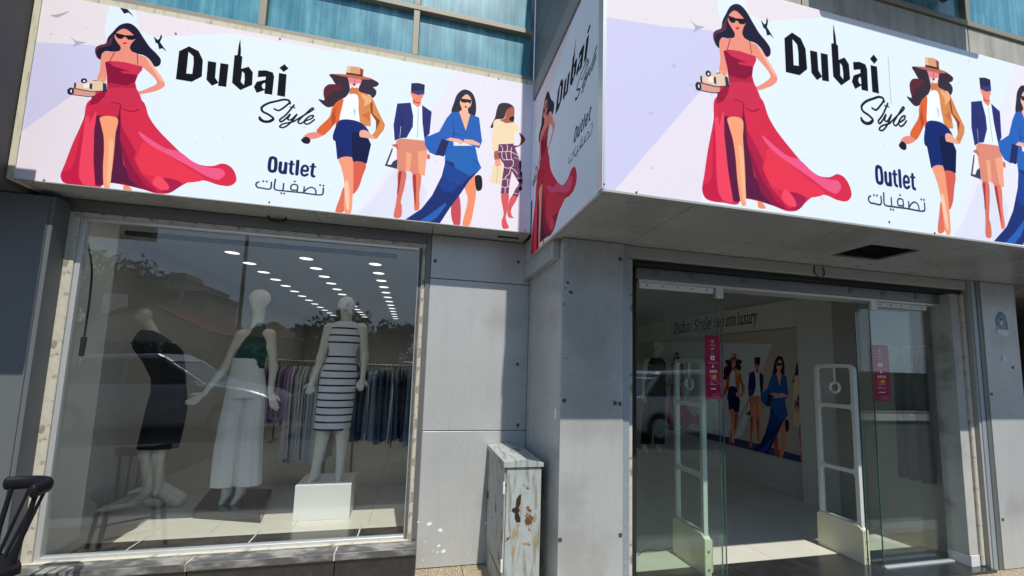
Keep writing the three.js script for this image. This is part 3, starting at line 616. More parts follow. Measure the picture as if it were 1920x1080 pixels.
{
  const x0 = XR + 0.004, x1 = 5.6, y0 = YRB + 0.006, y1 = YRT - 0.002, W = 2048, H = 504;
  const map = (x, y) => [(1.0196 * x + 3.344 - x0) / (x1 - x0) * W, (y1 - (1.0196 * y - 0.2021)) / (y1 - y0) * H];
  const [c, g] = canvas(W, H); backdrop(g, W, H, map); drawArt(g, [BIRDS, RED_WOMAN, LOGO, OUTLET, MAN, HAT_WOMAN, LAST_WOMAN, BLUE_WOMAN], map); grime(g, W, H, 70);
  g.strokeStyle = 'rgba(120,125,130,0.5)'; g.lineWidth = 2; g.beginPath(); { const a = at(1665, 105, 'z', ZR), b = at(1671, 195, 'z', ZR); g.moveTo((a.x - x0) / (x1 - x0) * W, (y1 - a.y) / (y1 - y0) * H); g.lineTo((b.x - x0) / (x1 - x0) * W, (y1 - b.y) / (y1 - y0) * H); } g.stroke();
  const s = thing('shop_sign', 'printed shop sign wrapping the projecting corner over the glass entrance', 'sign', [XR, YRB, 0.3], 'illustrated shop signs');
  const sp = (n, ge, m) => { if (Array.isArray(ge)) ge = merge(ge); ge.translate(-XR, -YRB, -0.3); return mesh(n, ge, m, s); };
  sp('casing', [box(XR + 0.004, x1, YRB + 0.014, YRT, ZR - 0.05, ZR - 0.003), box(XR + 0.004, XR + 0.05, YRB + 0.014, YRT, 0.25, ZR - 0.051)], M.trim);
  sp('bottom_trim', [box(XR, x1, YRB - 0.004, YRB + 0.006, ZR - 0.025, ZR + 0.002), box(XR, XR + 0.024, YRB - 0.006, YRB + 0.006, 0.25, ZR - 0.026)], M.trim);
  sp('corner_trim', [box(XR - 0.004, XR + 0.003, YRB + 0.007, YRT, ZR - 0.05, ZR + 0.003, 0.001), box(XR + 0.0035, XR + 0.012, YRB + 0.007, YRT, ZR + 0.0005, ZR + 0.003, 0.001)], M.alu);
  sp('printed_panel', quad(V(x0, y0, ZR), V(x1, y0, ZR), V(x1, y1, ZR), V(x0, y1, ZR)), printMat(c));
  for (const [px, py] of [[1193, 361], [1132, 346], [1667, 416], [1752, 437]]) { const p = at(px, py, 'z', ZR), k = new THREE.CylinderGeometry(0.005, 0.005, 0.003, 10); k.rotateX(Math.PI / 2); k.translate(p.x, p.y, ZR + 0.002); sp('rivet', k, M.charcoal); }
  // narrow side face with its own print
  const z0 = 0.262, z1 = ZR - 0.051, W2 = 1024, H2 = 1024;
  const cv = (px, py) => { const p = at(px, py, 'x', XR); return [(p.z - z0) / (z1 - z0) * W2, (y1 - p.y) / (y1 - y0) * H2]; };
  const A = (px, py) => artPoint('O', px, py);
  const [c2, g2] = canvas(W2, H2); g2.fillStyle = '#e3edf5'; g2.fillRect(0, 0, W2, H2);
  fillPoly(g2, '#e8dfe4', [cv(1000, 250), cv(1000, 130), cv(1090, -60), cv(1092, -20), cv(1030, 180), cv(1012, 230)]);
  const wm = affine([A(237, 44), A(203, 350), A(442, 333)], [cv(1024, 178), cv(1011, 464), cv(1081, 330)]);
  drawArt(g2, [RED_WOMAN], wm);
  const tm = affine([A(329.6, 148.9), A(525, 181), A(479, 347)], [cv(1041, 216), cv(1096, 117), cv(1066, 304)]);
  drawArt(g2, [LOGO, OUTLET], tm); grime(g2, W2, H2, 40);
  sp('printed_panel', quad(V(XR, y0, z0), V(XR, y0, z1), V(XR, y1, z1), V(XR, y1, z0)), printMat(c2));
}
// outdoor unit above the entrance sign, out of the picture: its shadow falls on the sign's top edge
{
  const ac = thing('air_conditioner', 'white outdoor air conditioning unit bracketed above the entrance sign', 'air conditioner', [2.66, 3.72, 1.5]);
  mesh('housing', box(-0.6, 0.6, 0.04, 0.62, -0.02, 0.24, 0.02), M.white, ac);
  const ri = new THREE.TorusGeometry(0.23, 0.012, 8, 40); ri.translate(-0.2, 0.33, 0.245); mesh('fan_grille', [ri, ...[0.06, 0.11, 0.17].map(r => { const t = new THREE.TorusGeometry(r, 0.004, 6, 32); t.translate(-0.2, 0.33, 0.246); return t; })], M.steel, ac);
  for (const x of [-0.4, 0.4]) mesh('bracket', box(x - 0.02, x + 0.02, 0.0, 0.039, -0.1, 0.19), M.steel, ac);
}

// ---------- shop interior ----------
const FY = 0.02, CY = 2.525, BZ = -8.6, LX = -2.7, RX = 4.40;
const floor = struct('shop_floor', [box(LX - 0.3, RX + 0.3, -0.3, 0.004, BZ - 0.3, -0.105), box(1.24, RX + 0.3, -0.3, 0.004, -0.104, 0.33)], M.wall);
{ // large porcelain tiles; black granite strip behind the display window
  const gs = [0, 1, 2].map(k => { const g = uvm(new THREE.BoxGeometry(0.597, 0.014, 0.597)); const uv = g.attributes.uv; for (let i = 0; i < uv.count; i++) uv.setXY(i, uv.getX(i) + k * 0.31, uv.getY(i) + k * 0.57); return g; });
  for (let i = 0; i < 12; i++) for (let j = 0; j < 14; j++) {
    const x = LX + 0.3 + i * 0.6, z = 0.03 - j * 0.6; if (x - 0.3 < 1.2 && z + 0.3 > -0.75) continue;
    const m = mesh('floor_tile', gs[(i * 5 + j * 7) % 3], M.tile, floor); m.position.set(x, FY - 0.007, z);
  }
  for (let i = 1; i < 5; i++) mesh('floor_joint', box(LX - 0.004 + i * 0.78, LX + 0.004 + i * 0.78, 0.0045, FY - 0.001, -0.782, -0.12), M.paint, floor);
  for (let i = 0; i < 5; i++) mesh('floor_tile', box(LX + 0.005 + i * 0.78, LX + 0.775 + i * 0.78, 0.004, FY - 0.0005, -0.782, -0.12, 0.002), M.granite, floor);
  for (let i = 0; i < 5; i++) mesh('floor_tile', box(LX + 0.005 + i * 0.78, LX + 0.78 + i * 0.78, 0.004, FY, -0.87, -0.785, 0.001), M.tile, floor);
}
struct('wall_left', box(LX - 0.3, LX, 0, 2.6, BZ, -0.3), M.wall);
struct('wall_back', box(LX - 0.3, RX + 0.3, 0, 2.6, BZ - 0.3, BZ), M.wall);
struct('wall_right', [box(RX, RX + 0.3, 0, 2.6, BZ, -0.86), box(4.27, 4.7, 0, 2.6, -0.858, 0.15)], M.wall);
struct('ceiling', [box(LX - 0.3, RX + 0.3, CY, CY + 0.2, BZ - 0.3, -0.2), box(0.85, RX + 0.3, CY, CY + 0.2, -0.198, 0.5), box(1.24, RX + 0.1, 2.19, CY, 0.34, 0.5)], M.ceil);
// pillar beside the display window
{
  const p = thing('pillar', 'pale grey plastered pillar inside the display window', 'pillar', [-2.4, 0, -0.4]);
  mesh('shaft', box(-0.29, 0.13, 0, 2.5, -0.32, 0.295), std(new THREE.Color(0.70, 0.71, 0.68), 0.8), p);
  mesh('skirting', box(0.131, 0.15, 0.02, 0.10, -0.335, 0.25, 0.003), std(new THREE.Color(0.52, 0.52, 0.49), 0.4), p);
}
mesh('skirting', box(RX - 0.014, RX - 0.001, FY, 0.10, BZ, -0.862), M.wall, floor);
// cable with inline switch hanging behind the glass
{
  const a = at(160, 432, 'z', -0.13), b = at(172, 500, 'z', -0.13), c = at(158, 632, 'z', -0.13), d = at(152, 668, 'z', -0.13), e = at(146, 695, 'z', -0.13);
  const t = thing('hanging_cable', 'thin black cable with an inline switch hanging behind the display window', 'cable', a.toArray()); const rel = p => p.clone().sub(a);
  mesh('cord', tube([rel(a), rel(b), rel(at(168, 560, 'z', -0.13)), rel(c)], 0.0055, 30), M.black, t); mesh('switch', bar(rel(c), rel(d), 0.016, 0.013, 10), M.black, t); mesh('plug_tip', bar(rel(d), rel(e), 0.005, 0.003, 8), M.alu, t);
}
// ceiling lights
{
  const em = new THREE.MeshStandardMaterial({ color: 0xffffff, emissive: new THREE.Color(1, 0.99, 0.95), emissiveIntensity: 1.5, roughness: 0.6 });
  const ring = new THREE.TorusGeometry(0.074, 0.008, 6, 24); ring.rotateX(Math.PI / 2); const disc = new THREE.CylinderGeometry(0.068, 0.068, 0.006, 24);
  for (let i = 0; i < 4; i++) for (let j = -2; j < 14; j++) {
    const x = -1.925 + i * 0.722, z = -1.38 - j * 0.49; if (z < BZ + 0.2) continue;
    const t = thing('ceiling_light', 'round white LED downlight lit in the shop ceiling', 'ceiling light', [x, CY, z], 'lit downlights in the shop ceiling');
    const r = mesh('rim', ring, M.white, t); r.position.y = -0.002; const d = mesh('diffuser', disc, em, t); d.position.y = -0.004;
    const l = new THREE.SpotLight(0xfffaf0, 0.08, 0, 1.35, 0.6); l.position.set(0, -0.02, 0); l.target.position.set(0, -1, 0); l.castShadow = true; l.shadow.radius = 3; t.add(l, l.target);
  }
}
// lettering band and mural on the right wall
{
  const z0 = -4.6, z1 = -0.868, y0 = at(1504, 612, 'x', RX).y, y1 = at(1504, 559, 'x', RX).y;
  const b = thing('wall_banner', 'white band with slanted script lettering high on the shop wall', 'banner', [RX - 0.02, y0, (z0 + z1) / 2]);
  const [c, g] = canvas(2048, 192); g.fillStyle = '#dcdcd6'; g.fillRect(0, 0, 2048, 192);
  const k = 2048 / (z1 - z0), X = px => (at(px, 610, 'x', RX).z - z0) * k; g.fillStyle = '#23221f';
  const put = (s, a, e, y, h) => { g.save(); g.font = `italic ${h}px serif`; const w = g.measureText(s).width; g.translate(X(a), y); g.scale((X(e) - X(a)) / w, 1); g.fillText(s, 0, 0); g.strokeText(s, 0, 0); g.restore(); };
  g.strokeStyle = '#23221f'; g.lineWidth = 3; put('Dubai Style', 1266, 1337, 140, 150); put('Step into luxury', 1342, 1424, 132, 132);
  mesh('backing', box(-0.02, 0.018, 0, y1 - y0, (z0 - z1) / 2, (z1 - z0) / 2, 0.003), M.white, b);
  const q = quad(V(-0.022, 0.003, -(z1 - z0) / 2), V(-0.022, 0.003, (z1 - z0) / 2), V(-0.022, y1 - y0 - 0.003, (z1 - z0) / 2), V(-0.022, y1 - y0 - 0.003, -(z1 - z0) / 2)); mesh('lettering', q, printMat(c, 0.6), b);
}
{
  const z0 = -4.6, z1 = -0.90, y0 = 0.405, y1 = at(1504, 614, 'x', RX).y - 0.004, W = 2048, H = 880;
  const cv = (px, py) => { const p = at(px, py, 'x', RX); return [(p.z - z0) / (z1 - z0) * W, (y1 - p.y) / (y1 - y0) * H]; };
  const A = (px, py) => artPoint('O', px, py);
  const map = affine([A(664, 124), A(868, 168), A(655, 395)], [cv(1377, 662), cv(1461, 668), cv(1378, 828)]);
  const [c, g] = canvas(W, H); g.fillStyle = '#c9bdb0'; g.fillRect(0, 0, W, H);
  fillPoly(g, '#dfe4ea', [cv(1230, 640), cv(1450, 645), cv(1395, 815), cv(1360, 835), cv(1215, 800)]);
  fillPoly(g, '#b8bfcb', [cv(1430, 700), cv(1450, 645), cv(1375, 830), cv(1362, 830)]);
  fillPoly(g, '#4a4a86', [cv(1215, 790), cv(1400, 826), cv(1530, 862), cv(1530, 900), cv(1215, 830)]);
  drawArt(g, [RED_WOMAN, MAN, HAT_WOMAN, LAST_WOMAN, BLUE_WOMAN], map);
  const m = thing('wall_mural', 'printed mural of fashionably dressed figures along the shop wall', 'mural', [RX - 0.016, y0, (z0 + z1) / 2]);
  const hz = (z1 - z0) / 2; mesh('board', box(-0.004, 0.015, 0, y1 - y0, -hz, hz, 0.002), M.white, m);
  mesh('print', quad(V(-0.006, 0.002, -hz), V(-0.006, 0.002, hz), V(-0.006, y1 - y0 - 0.002, hz), V(-0.006, y1 - y0 - 0.002, -hz)), printMat(c, 0.55), m);
}
// anti-theft gates
{
  const gm = std(new THREE.Color(0.66, 0.67, 0.64), 0.45), bm = std(new THREE.Color(0.72, 0.70, 0.50), 0.5), acr = phys(0xffffff, 0.05, { transmission: 1, thickness: 0, ior: 1.3, color: new THREE.Color(0.93, 0.95, 0.94) });
  const rrp = (P, x0, x1, y0, y1, r) => { P.moveTo(x0 + r, y0); P.lineTo(x1 - r, y0); P.quadraticCurveTo(x1, y0, x1, y0 + r); P.lineTo(x1, y1 - r); P.quadraticCurveTo(x1, y1, x1 - r, y1); P.lineTo(x0 + r, y1); P.quadraticCurveTo(x0, y1, x0, y1 - r); P.lineTo(x0, y0 + r); P.quadraticCurveTo(x0, y0, x0 + r, y0); };
  function gate(x, zc, label) {
    const t = thing('security_gate', label, 'security gate', [x, FY, zc], 'anti-theft gates at the entrance');
    const s = new THREE.Shape(); rrp(s, -0.168, 0.168, 0.18, 1.475, 0.06);
    for (const [a, b] of [[0.27, 0.64], [0.665, 1.13], [1.155, 1.452]]) { const h = new THREE.Path(); rrp(h, -0.142, 0.142, a, b, 0.035); s.holes.push(h); }
    const g = extr(s, 0.028, 0.003); g.translate(0, 0, -0.014); g.rotateY(-Math.PI / 2); mesh('frame', g, gm, t);
    const pn = new THREE.BoxGeometry(0.004, 1.2, 0.29); pn.translate(0, 0.86, 0); mesh('clear_panel', pn, acr, t);
    const to = new THREE.TorusGeometry(0.04, 0.011, 8, 28); to.rotateY(Math.PI / 2); to.translate(0, 1.29, 0); mesh('antenna_ring', [to, box(-0.006, 0.006, 1.33, 1.455, -0.007, 0.007, 0.002)], gm, t);
    const bs = poly([[-0.185, 0], [0.185, 0], [0.185, 0.235], [0.15, 0.262], [-0.16, 0.268], [-0.185, 0.25]]); const bg = extr(bs, 0.04, 0.006); bg.translate(0, 0, -0.02); bg.rotateY(-Math.PI / 2); mesh('base_cover', uvm(bg), bm, t);
    mesh('side_cover', box(0.029, 0.055, 0.005, 0.225, -0.15, 0.17, 0.006), bm, t);
    for (const y of [0.04, 0.16]) mesh('screw', box(-0.008, 0.008, y - 0.006, y + 0.006, 0.19, 0.196), M.steel, t);
  }
  gate(3.345, 0.345, 'pale anti-theft gate on the open side of the entrance, not behind glass'); gate(2.03, 0.29, 'pale anti-theft gate behind the glass leaf beside the pier');
}
{ // thin wire along the floor by the entrance
  const y = FY + 0.004, P = [[1195, 1042], [1212, 1031], [1240, 1032], [1262, 1027], [1285, 1034], [1310, 1052], [1330, 1072]].map(([a, b]) => at(a, b, 'y', y));
  const t = mesh('floor_wire', tube(P, 0.003, 50), M.black); tag(t, 'thin black wire straggling over the floor behind the entrance glass', 'wire');
}

// ---------- mannequins ----------
function sdfMesh(f, lo, hi, cell) {   // surface nets
  const n = [0, 1, 2].map(k => Math.ceil((hi[k] - lo[k]) / cell) + 1), [nx, ny, nz] = n, id = (i, j, k) => i + nx * (j + ny * k);
  const v = new Float32Array(nx * ny * nz); for (let k = 0; k < nz; k++) for (let j = 0; j < ny; j++) for (let i = 0; i < nx; i++) v[id(i, j, k)] = f(lo[0] + i * cell, lo[1] + j * cell, lo[2] + k * cell);
  const vi = new Int32Array(v.length).fill(-1), pos = [], ind = [];
  for (let k = 0; k < nz - 1; k++) for (let j = 0; j < ny - 1; j++) for (let i = 0; i < nx - 1; i++) {
    let s = 0, c = [0, 0, 0], m = 0; const q = []; for (let b = 0; b < 8; b++) { q[b] = v[id(i + (b & 1), j + (b >> 1 & 1), k + (b >> 2))]; if (q[b] < 0) m++; } if (!m || m === 8) continue;
    for (let a = 0; a < 8; a++) for (let d = 0; d < 3; d++) { const b = a | (1 << d); if (b === a || (q[a] < 0) === (q[b] < 0)) continue; const t = q[a] / (q[a] - q[b]); for (let e = 0; e < 3; e++) c[e] += (a >> e & 1) + (e === d ? t : 0); s++; }
    vi[id(i, j, k)] = pos.length / 3; pos.push(lo[0] + (i + c[0] / s) * cell, lo[1] + (j + c[1] / s) * cell, lo[2] + (k + c[2] / s) * cell);
  }
  const Q = (a, b, c, d, fl) => { if (a < 0 || b < 0 || c < 0 || d < 0) return; fl ? ind.push(a, b, c, a, c, d) : ind.push(a, c, b, a, d, c); };
  for (let k = 1; k < nz - 1; k++) for (let j = 1; j < ny - 1; j++) for (let i = 1; i < nx - 1; i++) {
    const a = v[id(i, j, k)] < 0;
    if (a !== v[id(i + 1, j, k)] < 0) Q(vi[id(i, j - 1, k - 1)], vi[id(i, j, k - 1)], vi[id(i, j, k)], vi[id(i, j - 1, k)], a);
    if (a !== v[id(i, j + 1, k)] < 0) Q(vi[id(i - 1, j, k - 1)], vi[id(i - 1, j, k)], vi[id(i, j, k)], vi[id(i, j, k - 1)], a);
    if (a !== v[id(i, j, k + 1)] < 0) Q(vi[id(i - 1, j - 1, k)], vi[id(i, j - 1, k)], vi[id(i, j, k)], vi[id(i - 1, j, k)], a);
  }
  const g = new THREE.BufferGeometry(); g.setAttribute('position', new THREE.Float32BufferAttribute(pos, 3)); g.setIndex(ind); g.computeVertexNormals(); return uvm2(g);
}
function uvm2(g) { const p = g.attributes.position, uv = new Float32Array(p.count * 2); for (let i = 0; i < p.count; i++) { uv[i * 2] = p.getX(i) + p.getZ(i) * 0.7; uv[i * 2 + 1] = p.getY(i); } g.setAttribute('uv', new THREE.BufferAttribute(uv, 2)); return g; }
const smin = (a, b, k) => { const h = Math.max(k - Math.abs(a - b), 0) / k; return Math.min(a, b) - h * h * k / 4; };
function capsule(a, b, ra, rb, fl = 1) { const d = V().subVectors(b, a), L = d.lengthSq(); return (x, y, z) => { const px = x - a.x, py = y - a.y, pz = (z - a.z); let t = (px * d.x + py * d.y + pz * d.z) / L; t = t < 0 ? 0 : t > 1 ? 1 : t; return Math.hypot(px - d.x * t, py - d.y * t, (pz - d.z * t) * fl) - (ra + (rb - ra) * t); }; }
function bodyMesh(bones, cell, k = 0.03) {   // bones [a,b,ra,rb,flatten]
  const cs = bones.map(b => capsule(...b)), lo = [1e9, 1e9, 1e9], hi = [-1e9, -1e9, -1e9];
  for (const b of bones) for (const p of [b[0], b[1]]) ['x', 'y', 'z'].forEach((c, i) => { const r = Math.max(b[2], b[3]) + 0.03; lo[i] = Math.min(lo[i], p[c] - r); hi[i] = Math.max(hi[i], p[c] + r); });
  return sdfMesh((x, y, z) => { let d = 1; for (const c of cs) d = smin(d, c(x, y, z), k); return d; }, lo, hi, cell);
}
function hand(w, tip, side, pal = V(0, 0, 1)) {   // palm and five separate, bent fingers
  const d = V().subVectors(tip, w), L = d.length(); d.normalize(); const s = V().crossVectors(d, pal).normalize().multiplyScalar(side), n = V().crossVectors(s, d).normalize(); const B = [];
  const P = (u, v, h) => w.clone().addScaledVector(d, u * L).addScaledVector(s, v).addScaledVector(n, h);
  B.push([P(0, 0, 0), P(0.45, 0.004, 0), 0.021, 0.026, 1.2], [P(0.1, 0, 0), P(0.5, -0.018, 0), 0.018, 0.017]);
  [[0.024, 0.92], [0.008, 1.0], [-0.009, 0.95], [-0.025, 0.8]].forEach(([o, e]) => { B.push([P(0.46, o, 0), P(0.46 + (e - 0.46) * 0.5, o * 1.12, 0.005), 0.0092, 0.0085], [P(0.46 + (e - 0.46) * 0.5, o * 1.12, 0.005), P(e, o * 1.15, 0.02), 0.0085, 0.007]); });
  B.push([P(0.14, 0.02, 0), P(0.36, 0.046, 0.01), 0.0115, 0.0095], [P(0.36, 0.046, 0.01), P(0.55, 0.052, 0.018), 0.0095, 0.008]);
  return bodyMesh(B, 0.0055, 0.008);
}
function loft(rings, seg = 40, fold = 0, nf = 9, ph = 0) {   // rings: [centre, rx, rz]; closed tube, uv in metres
  const pos = [], uv = [], ind = []; let vlen = 0;
  rings.forEach(([c, rx, rz, fo], r) => {
    if (r) vlen += c.distanceTo(rings[r - 1][0]);
    for (let i = 0; i <= seg; i++) { const a = i / seg * 2 * Math.PI, k = 1 + (fo ?? fold) * (Math.sin(a * nf + ph + r * 0.15) * 0.6 + Math.sin(a * (nf * 2 - 1) + ph * 3) * 0.4); pos.push(c.x + Math.cos(a) * rx * k, c.y, c.z + Math.sin(a) * rz * k); uv.push(i / seg * 2 * Math.PI * rx, c.y); }
  });
  for (let r = 0; r < rings.length - 1; r++) for (let i = 0; i < seg; i++) { const a = r * (seg + 1) + i, b = a + seg + 1; ind.push(a, b, a + 1, a + 1, b, b + 1); }
  const g = new THREE.BufferGeometry(); g.setAttribute('position', new THREE.Float32BufferAttribute(pos, 3)); g.setAttribute('uv', new THREE.Float32BufferAttribute(uv, 2)); g.setIndex(ind); g.computeVertexNormals(); return g;
}
const skin = phys(new THREE.Color(0.79, 0.76, 0.66), 0.42, { clearcoat: 0.2, clearcoatRoughness: 0.4 });
function headBones(top, chin, turn, tilt = 0) {   // mannequin head: skull, jaw, nose, ears
  const h = top.y - chin.y, c = V((top.x + chin.x) / 2, chin.y + h * 0.56, top.z), f = V(Math.sin(turn), 0, Math.cos(turn)), s = V(Math.cos(turn), 0, -Math.sin(turn));
  const p = (a, b, y) => c.clone().addScaledVector(f, a * h).addScaledVector(s, b * h).add(V(tilt * y * h, y * h, 0));
  return [[p(-0.06, 0, 0.12), p(0.02, 0, 0.10), h * 0.335, h * 0.33], [p(0.05, 0, 0.0), p(0.10, 0, -0.36), h * 0.285, h * 0.145], [p(0.33, 0, 0.02), p(0.385, 0, -0.09), h * 0.03, h * 0.045], [p(0.30, 0, -0.22), p(0.31, 0, -0.24), h * 0.06, h * 0.05], [p(-0.02, 0.31, 0.02), p(0.0, 0.29, -0.1), h * 0.05, h * 0.03], [p(-0.02, -0.31, 0.02), p(0.0, -0.29, -0.1), h * 0.05, h * 0.03]];
}
function mannequin(name, label, base, J, o) {   // J: joints in world metres
  const t = thing(name, label, 'mannequin', base.toArray()), B = new THREE.Vector3(...base.toArray());
  const bones = [...headBones(J.top, J.chin, o.turn || 0, o.tilt || 0)], mid = (a, b, k = 0.5) => a.clone().lerp(b, k);
  const nb = mid(J.shL, J.shR), hc = mid(J.hipL, J.hipR), ws = mid(nb, hc, 0.62), sw = J.shL.distanceTo(J.shR);
  bones.push([mid(J.chin, J.top, 0.25).add(V(0, 0, -0.02)), nb.clone().add(V(0, 0.0, -0.01)), 0.048, 0.056]);
  bones.push([J.shL.clone().lerp(nb, 0.15), J.shR.clone().lerp(nb, 0.15), 0.05, 0.05], [nb.clone().add(V(-sw * 0.2, -0.1, 0)), nb.clone().add(V(sw * 0.2, -0.1, 0)), 0.075, 0.075, 1.3], [nb.clone().add(V(0, -0.12, 0)), ws, 0.095, 0.078, 1.35], [ws, hc, 0.08, 0.095, 1.3], [J.hipL, J.hipR, 0.078, 0.078, 1.15]);
  for (const q of ['L', 'R']) {
    if (J['el' + q]) bones.push([J['sh' + q], J['el' + q], 0.047, 0.036], [J['el' + q], J['wr' + q], 0.036, 0.024]);
    if (J['an' + q]) { const kn = J['kn' + q] || mid(J['hip' + q], J['an' + q], 0.5); bones.push([J['hip' + q], kn, 0.07, 0.052], [kn, J['an' + q], 0.058, 0.034], [J['an' + q], J['an' + q].clone().add(V(0, -0.05, -0.03)), 0.034, 0.03], [J['an' + q].clone().add(V(0, -0.04, 0.0)), J['to' + q], 0.036, 0.02]); }
  }
  const gs = [bodyMesh(bones, 0.0125)]; for (const q of ['L', 'R']) if (J['tip' + q]) gs.push(hand(J['wr' + q], J['tip' + q], q === 'L' ? 1 : -1));
  const g = merge(gs.map(x => x.toNonIndexed())); g.translate(-B.x, -B.y, -B.z); mesh('body', g, skin, t);
  return t;
}
function wear(t, name, g, m) { g.translate(-t.position.x, -t.position.y, -t.position.z); return mesh(name, g, m, t); }
const ringAt = (z, rows, flat) => rows.map(([px, py, hw, fl, dz, fo]) => { const c = at(px, py, 'z', z), e = at(px + hw, py, 'z', z), r = Math.abs(e.x - c.x); c.z += dz || 0; return [c, r, r * (fl || flat), fo]; });
const cloth = (color, rough = 0.9) => phys(color, rough, { bumpMap: T.fabric, bumpScale: 0.0006, sheen: 0.3, sheenRoughness: 0.6, side: THREE.DoubleSide });
{ // green top and wide white trousers, on a low black plinth
  const z = -1.40, p = (x, y, dz = 0) => { const v = at(x, y, 'z', z); v.z += dz; return v; };
  const J = { top: p(488, 543), chin: p(485, 592), shL: p(451, 629), shR: p(507, 627), elL: p(421, 690, -0.02), wrL: p(388, 738, 0.06), tipL: p(363, 757, 0.12), elR: p(511, 690, -0.03), wrR: p(509, 737, 0.03), tipR: p(521, 768, 0.07), hipL: p(453, 708), hipR: p(477, 708), anL: p(425, 918), anR: p(452, 915), toL: p(416, 947, 0.05), toR: p(437, 949, 0.07) };
  const base = V((J.anL.x + J.anR.x) / 2, 0.10, z);
  const t = mannequin('mannequin', 'mannequin in a dark green top and wide white trousers on a low black plinth', base, J, { turn: -0.25 });
  wear(t, 'top', loft(ringAt(z, [[487, 606, 9, 0.9], [486, 618, 14, 0.9], [483, 630, 20, 0.75], [479, 645, 27, 0.66], [474, 662, 28, 0.62], [470, 676, 27, 0.62], [467, 690, 28, 0.64]], 0.65), 44, 0.006, 7), cloth(new THREE.Color(0.008, 0.075, 0.06)));
  const wh = cloth(new THREE.Color(0.84, 0.85, 0.83));
  wear(t, 'trousers', merge([
    loft(ringAt(z, [[465, 674, 28, 0.66], [464, 690, 30, 0.68], [463, 715, 35, 0.7], [461, 745, 38, 0.66]], 0.66), 56, 0.012, 11),
    loft(ringAt(z, [[446, 725, 20, 0.9, 0.0, 0.01], [441, 760, 23, 0.85, 0, 0.03], [433, 800, 23, 0.85, 0.01, 0.05], [426, 850, 24, 0.85, 0.02, 0.06], [421, 909, 24, 0.85, 0.03, 0.07]], 0.8), 48, 0.04, 8, 1),
    loft(ringAt(z, [[480, 725, 18, 0.95, 0.0, 0.01], [477, 760, 20, 0.9, 0.01, 0.03], [473, 800, 22, 0.9, 0.02, 0.05], [470, 850, 23, 0.9, 0.03, 0.06], [468, 906, 24, 0.9, 0.04, 0.07]], 0.8), 48, 0.04, 8, 3)]), wh);
  wear(t, 'waistband', loft(ringAt(z, [[465, 672, 28.6, 0.68], [464.5, 682, 29.4, 0.68]], 0.68), 48), wh);
  { const c = p(514, 741, 0.035); const b = new THREE.TorusGeometry(0.03, 0.003, 6, 24); b.rotateX(Math.PI / 2.2); b.translate(c.x - 0.005, c.y + 0.02, c.z - 0.015); wear(t, 'bracelet', b, M.alu); }
  const q = [[362, 972], [487, 981], [508, 932], [398, 926]].map(([x, y]) => at(x, y, 'y', FY)), cx = q.reduce((s, v) => s + v.x, 0) / 4, cz = q.reduce((s, v) => s + v.z, 0) / 4;
  const g = extr(poly(q.map(v => [v.x - cx, -(v.z - cz)])), 0.068, 0.003); g.rotateX(-Math.PI / 2); const pl = mesh('display_plinth', uvm(g), phys(new THREE.Color(0.02, 0.022, 0.022), 0.25, { clearcoat: 0.5 })); pl.position.set(cx, FY + 0.004, cz); tag(pl, 'low black glossy plinth under the mannequin in white trousers', 'plinth');
}
{ // striped dress on a white box
  const z = -1.18, p = (x, y, dz = 0) => { const v = at(x, y, 'z', z); v.z += dz; return v; };
  const J = { top: p(650, 556), chin: p(649, 597), shL: p(617, 616), shR: p(680, 616), elL: p(601, 672, -0.02), wrL: p(588, 717, 0.05), tipL: p(584, 739, 0.08), elR: p(683, 668, -0.03), wrR: p(681, 708, 0.02), tipR: p(674, 731, 0.05), hipL: p(622, 712), hipR: p(648, 712), knL: p(606, 815, 0.02), knR: p(643, 815, 0.02), anL: p(591, 884), anR: p(637, 884), toL: p(581, 903, 0.06), toR: p(634, 905, 0.06) };
  const base = V((J.anL.x + J.anR.x) / 2, 0.32, z);
  const t = mannequin('mannequin', 'mannequin in a black and white striped dress standing on a white box', base, J, { turn: -0.05 });
  const H = 512, [c, g] = canvas(8, H), y0 = at(620, 806, 'z', z).y, y1 = at(650, 604, 'z', z).y, per = (at(630, 700, 'z', z).y - at(630, 713.4, 'z', z).y); g.fillStyle = '#ebecf0'; g.fillRect(0, 0, 8, H); g.fillStyle = '#14151f';
  for (let y = y0 + 0.012; y < y1; y += per) { const py = (1 - (y - y0) / (y1 - y0)) * H; if (Math.abs(y - at(630, 655, 'z', z).y) > 0.045) g.fillRect(0, py - 3.6, 8, 7.2); }
  const tx = new THREE.CanvasTexture(c); tx.colorSpace = THREE.SRGBColorSpace; tx.wrapS = THREE.RepeatWrapping; const dm = cloth(0xffffff); dm.map = tx; dm.bumpMap = null;
  const dr = loft(ringAt(z, [[649, 604, 17, 0.8], [648, 610, 27, 0.66], [648, 622, 30, 0.64], [646, 640, 31, 0.7], [644, 652, 27, 0.66], [642, 664, 25.5, 0.66], [639, 680, 29, 0.7], [636, 700, 33, 0.72], [633, 720, 34.5, 0.7], [630, 745, 34.5, 0.68], [627, 775, 34, 0.66], [622, 805, 34, 0.64]], 0.66), 48, 0.006, 5);
  const uv = dr.attributes.uv; for (let i = 0; i < uv.count; i++) uv.setXY(i, uv.getX(i), (uv.getY(i) - y0) / (y1 - y0)); wear(t, 'striped_dress', dr, dm);
  const f0 = at(548, 978, 'y', FY), f1 = at(655, 972, 'y', FY), hgt = 0.30; const pl = mesh('display_box', uvm(new RoundedBoxGeometry(f1.x - f0.x, hgt, 0.42, 2, 0.004)), M.white); pl.position.set((f0.x + f1.x) / 2, FY + hgt / 2, f0.z - 0.21); tag(pl, 'white square display box under the mannequin in the striped dress', 'box');
}
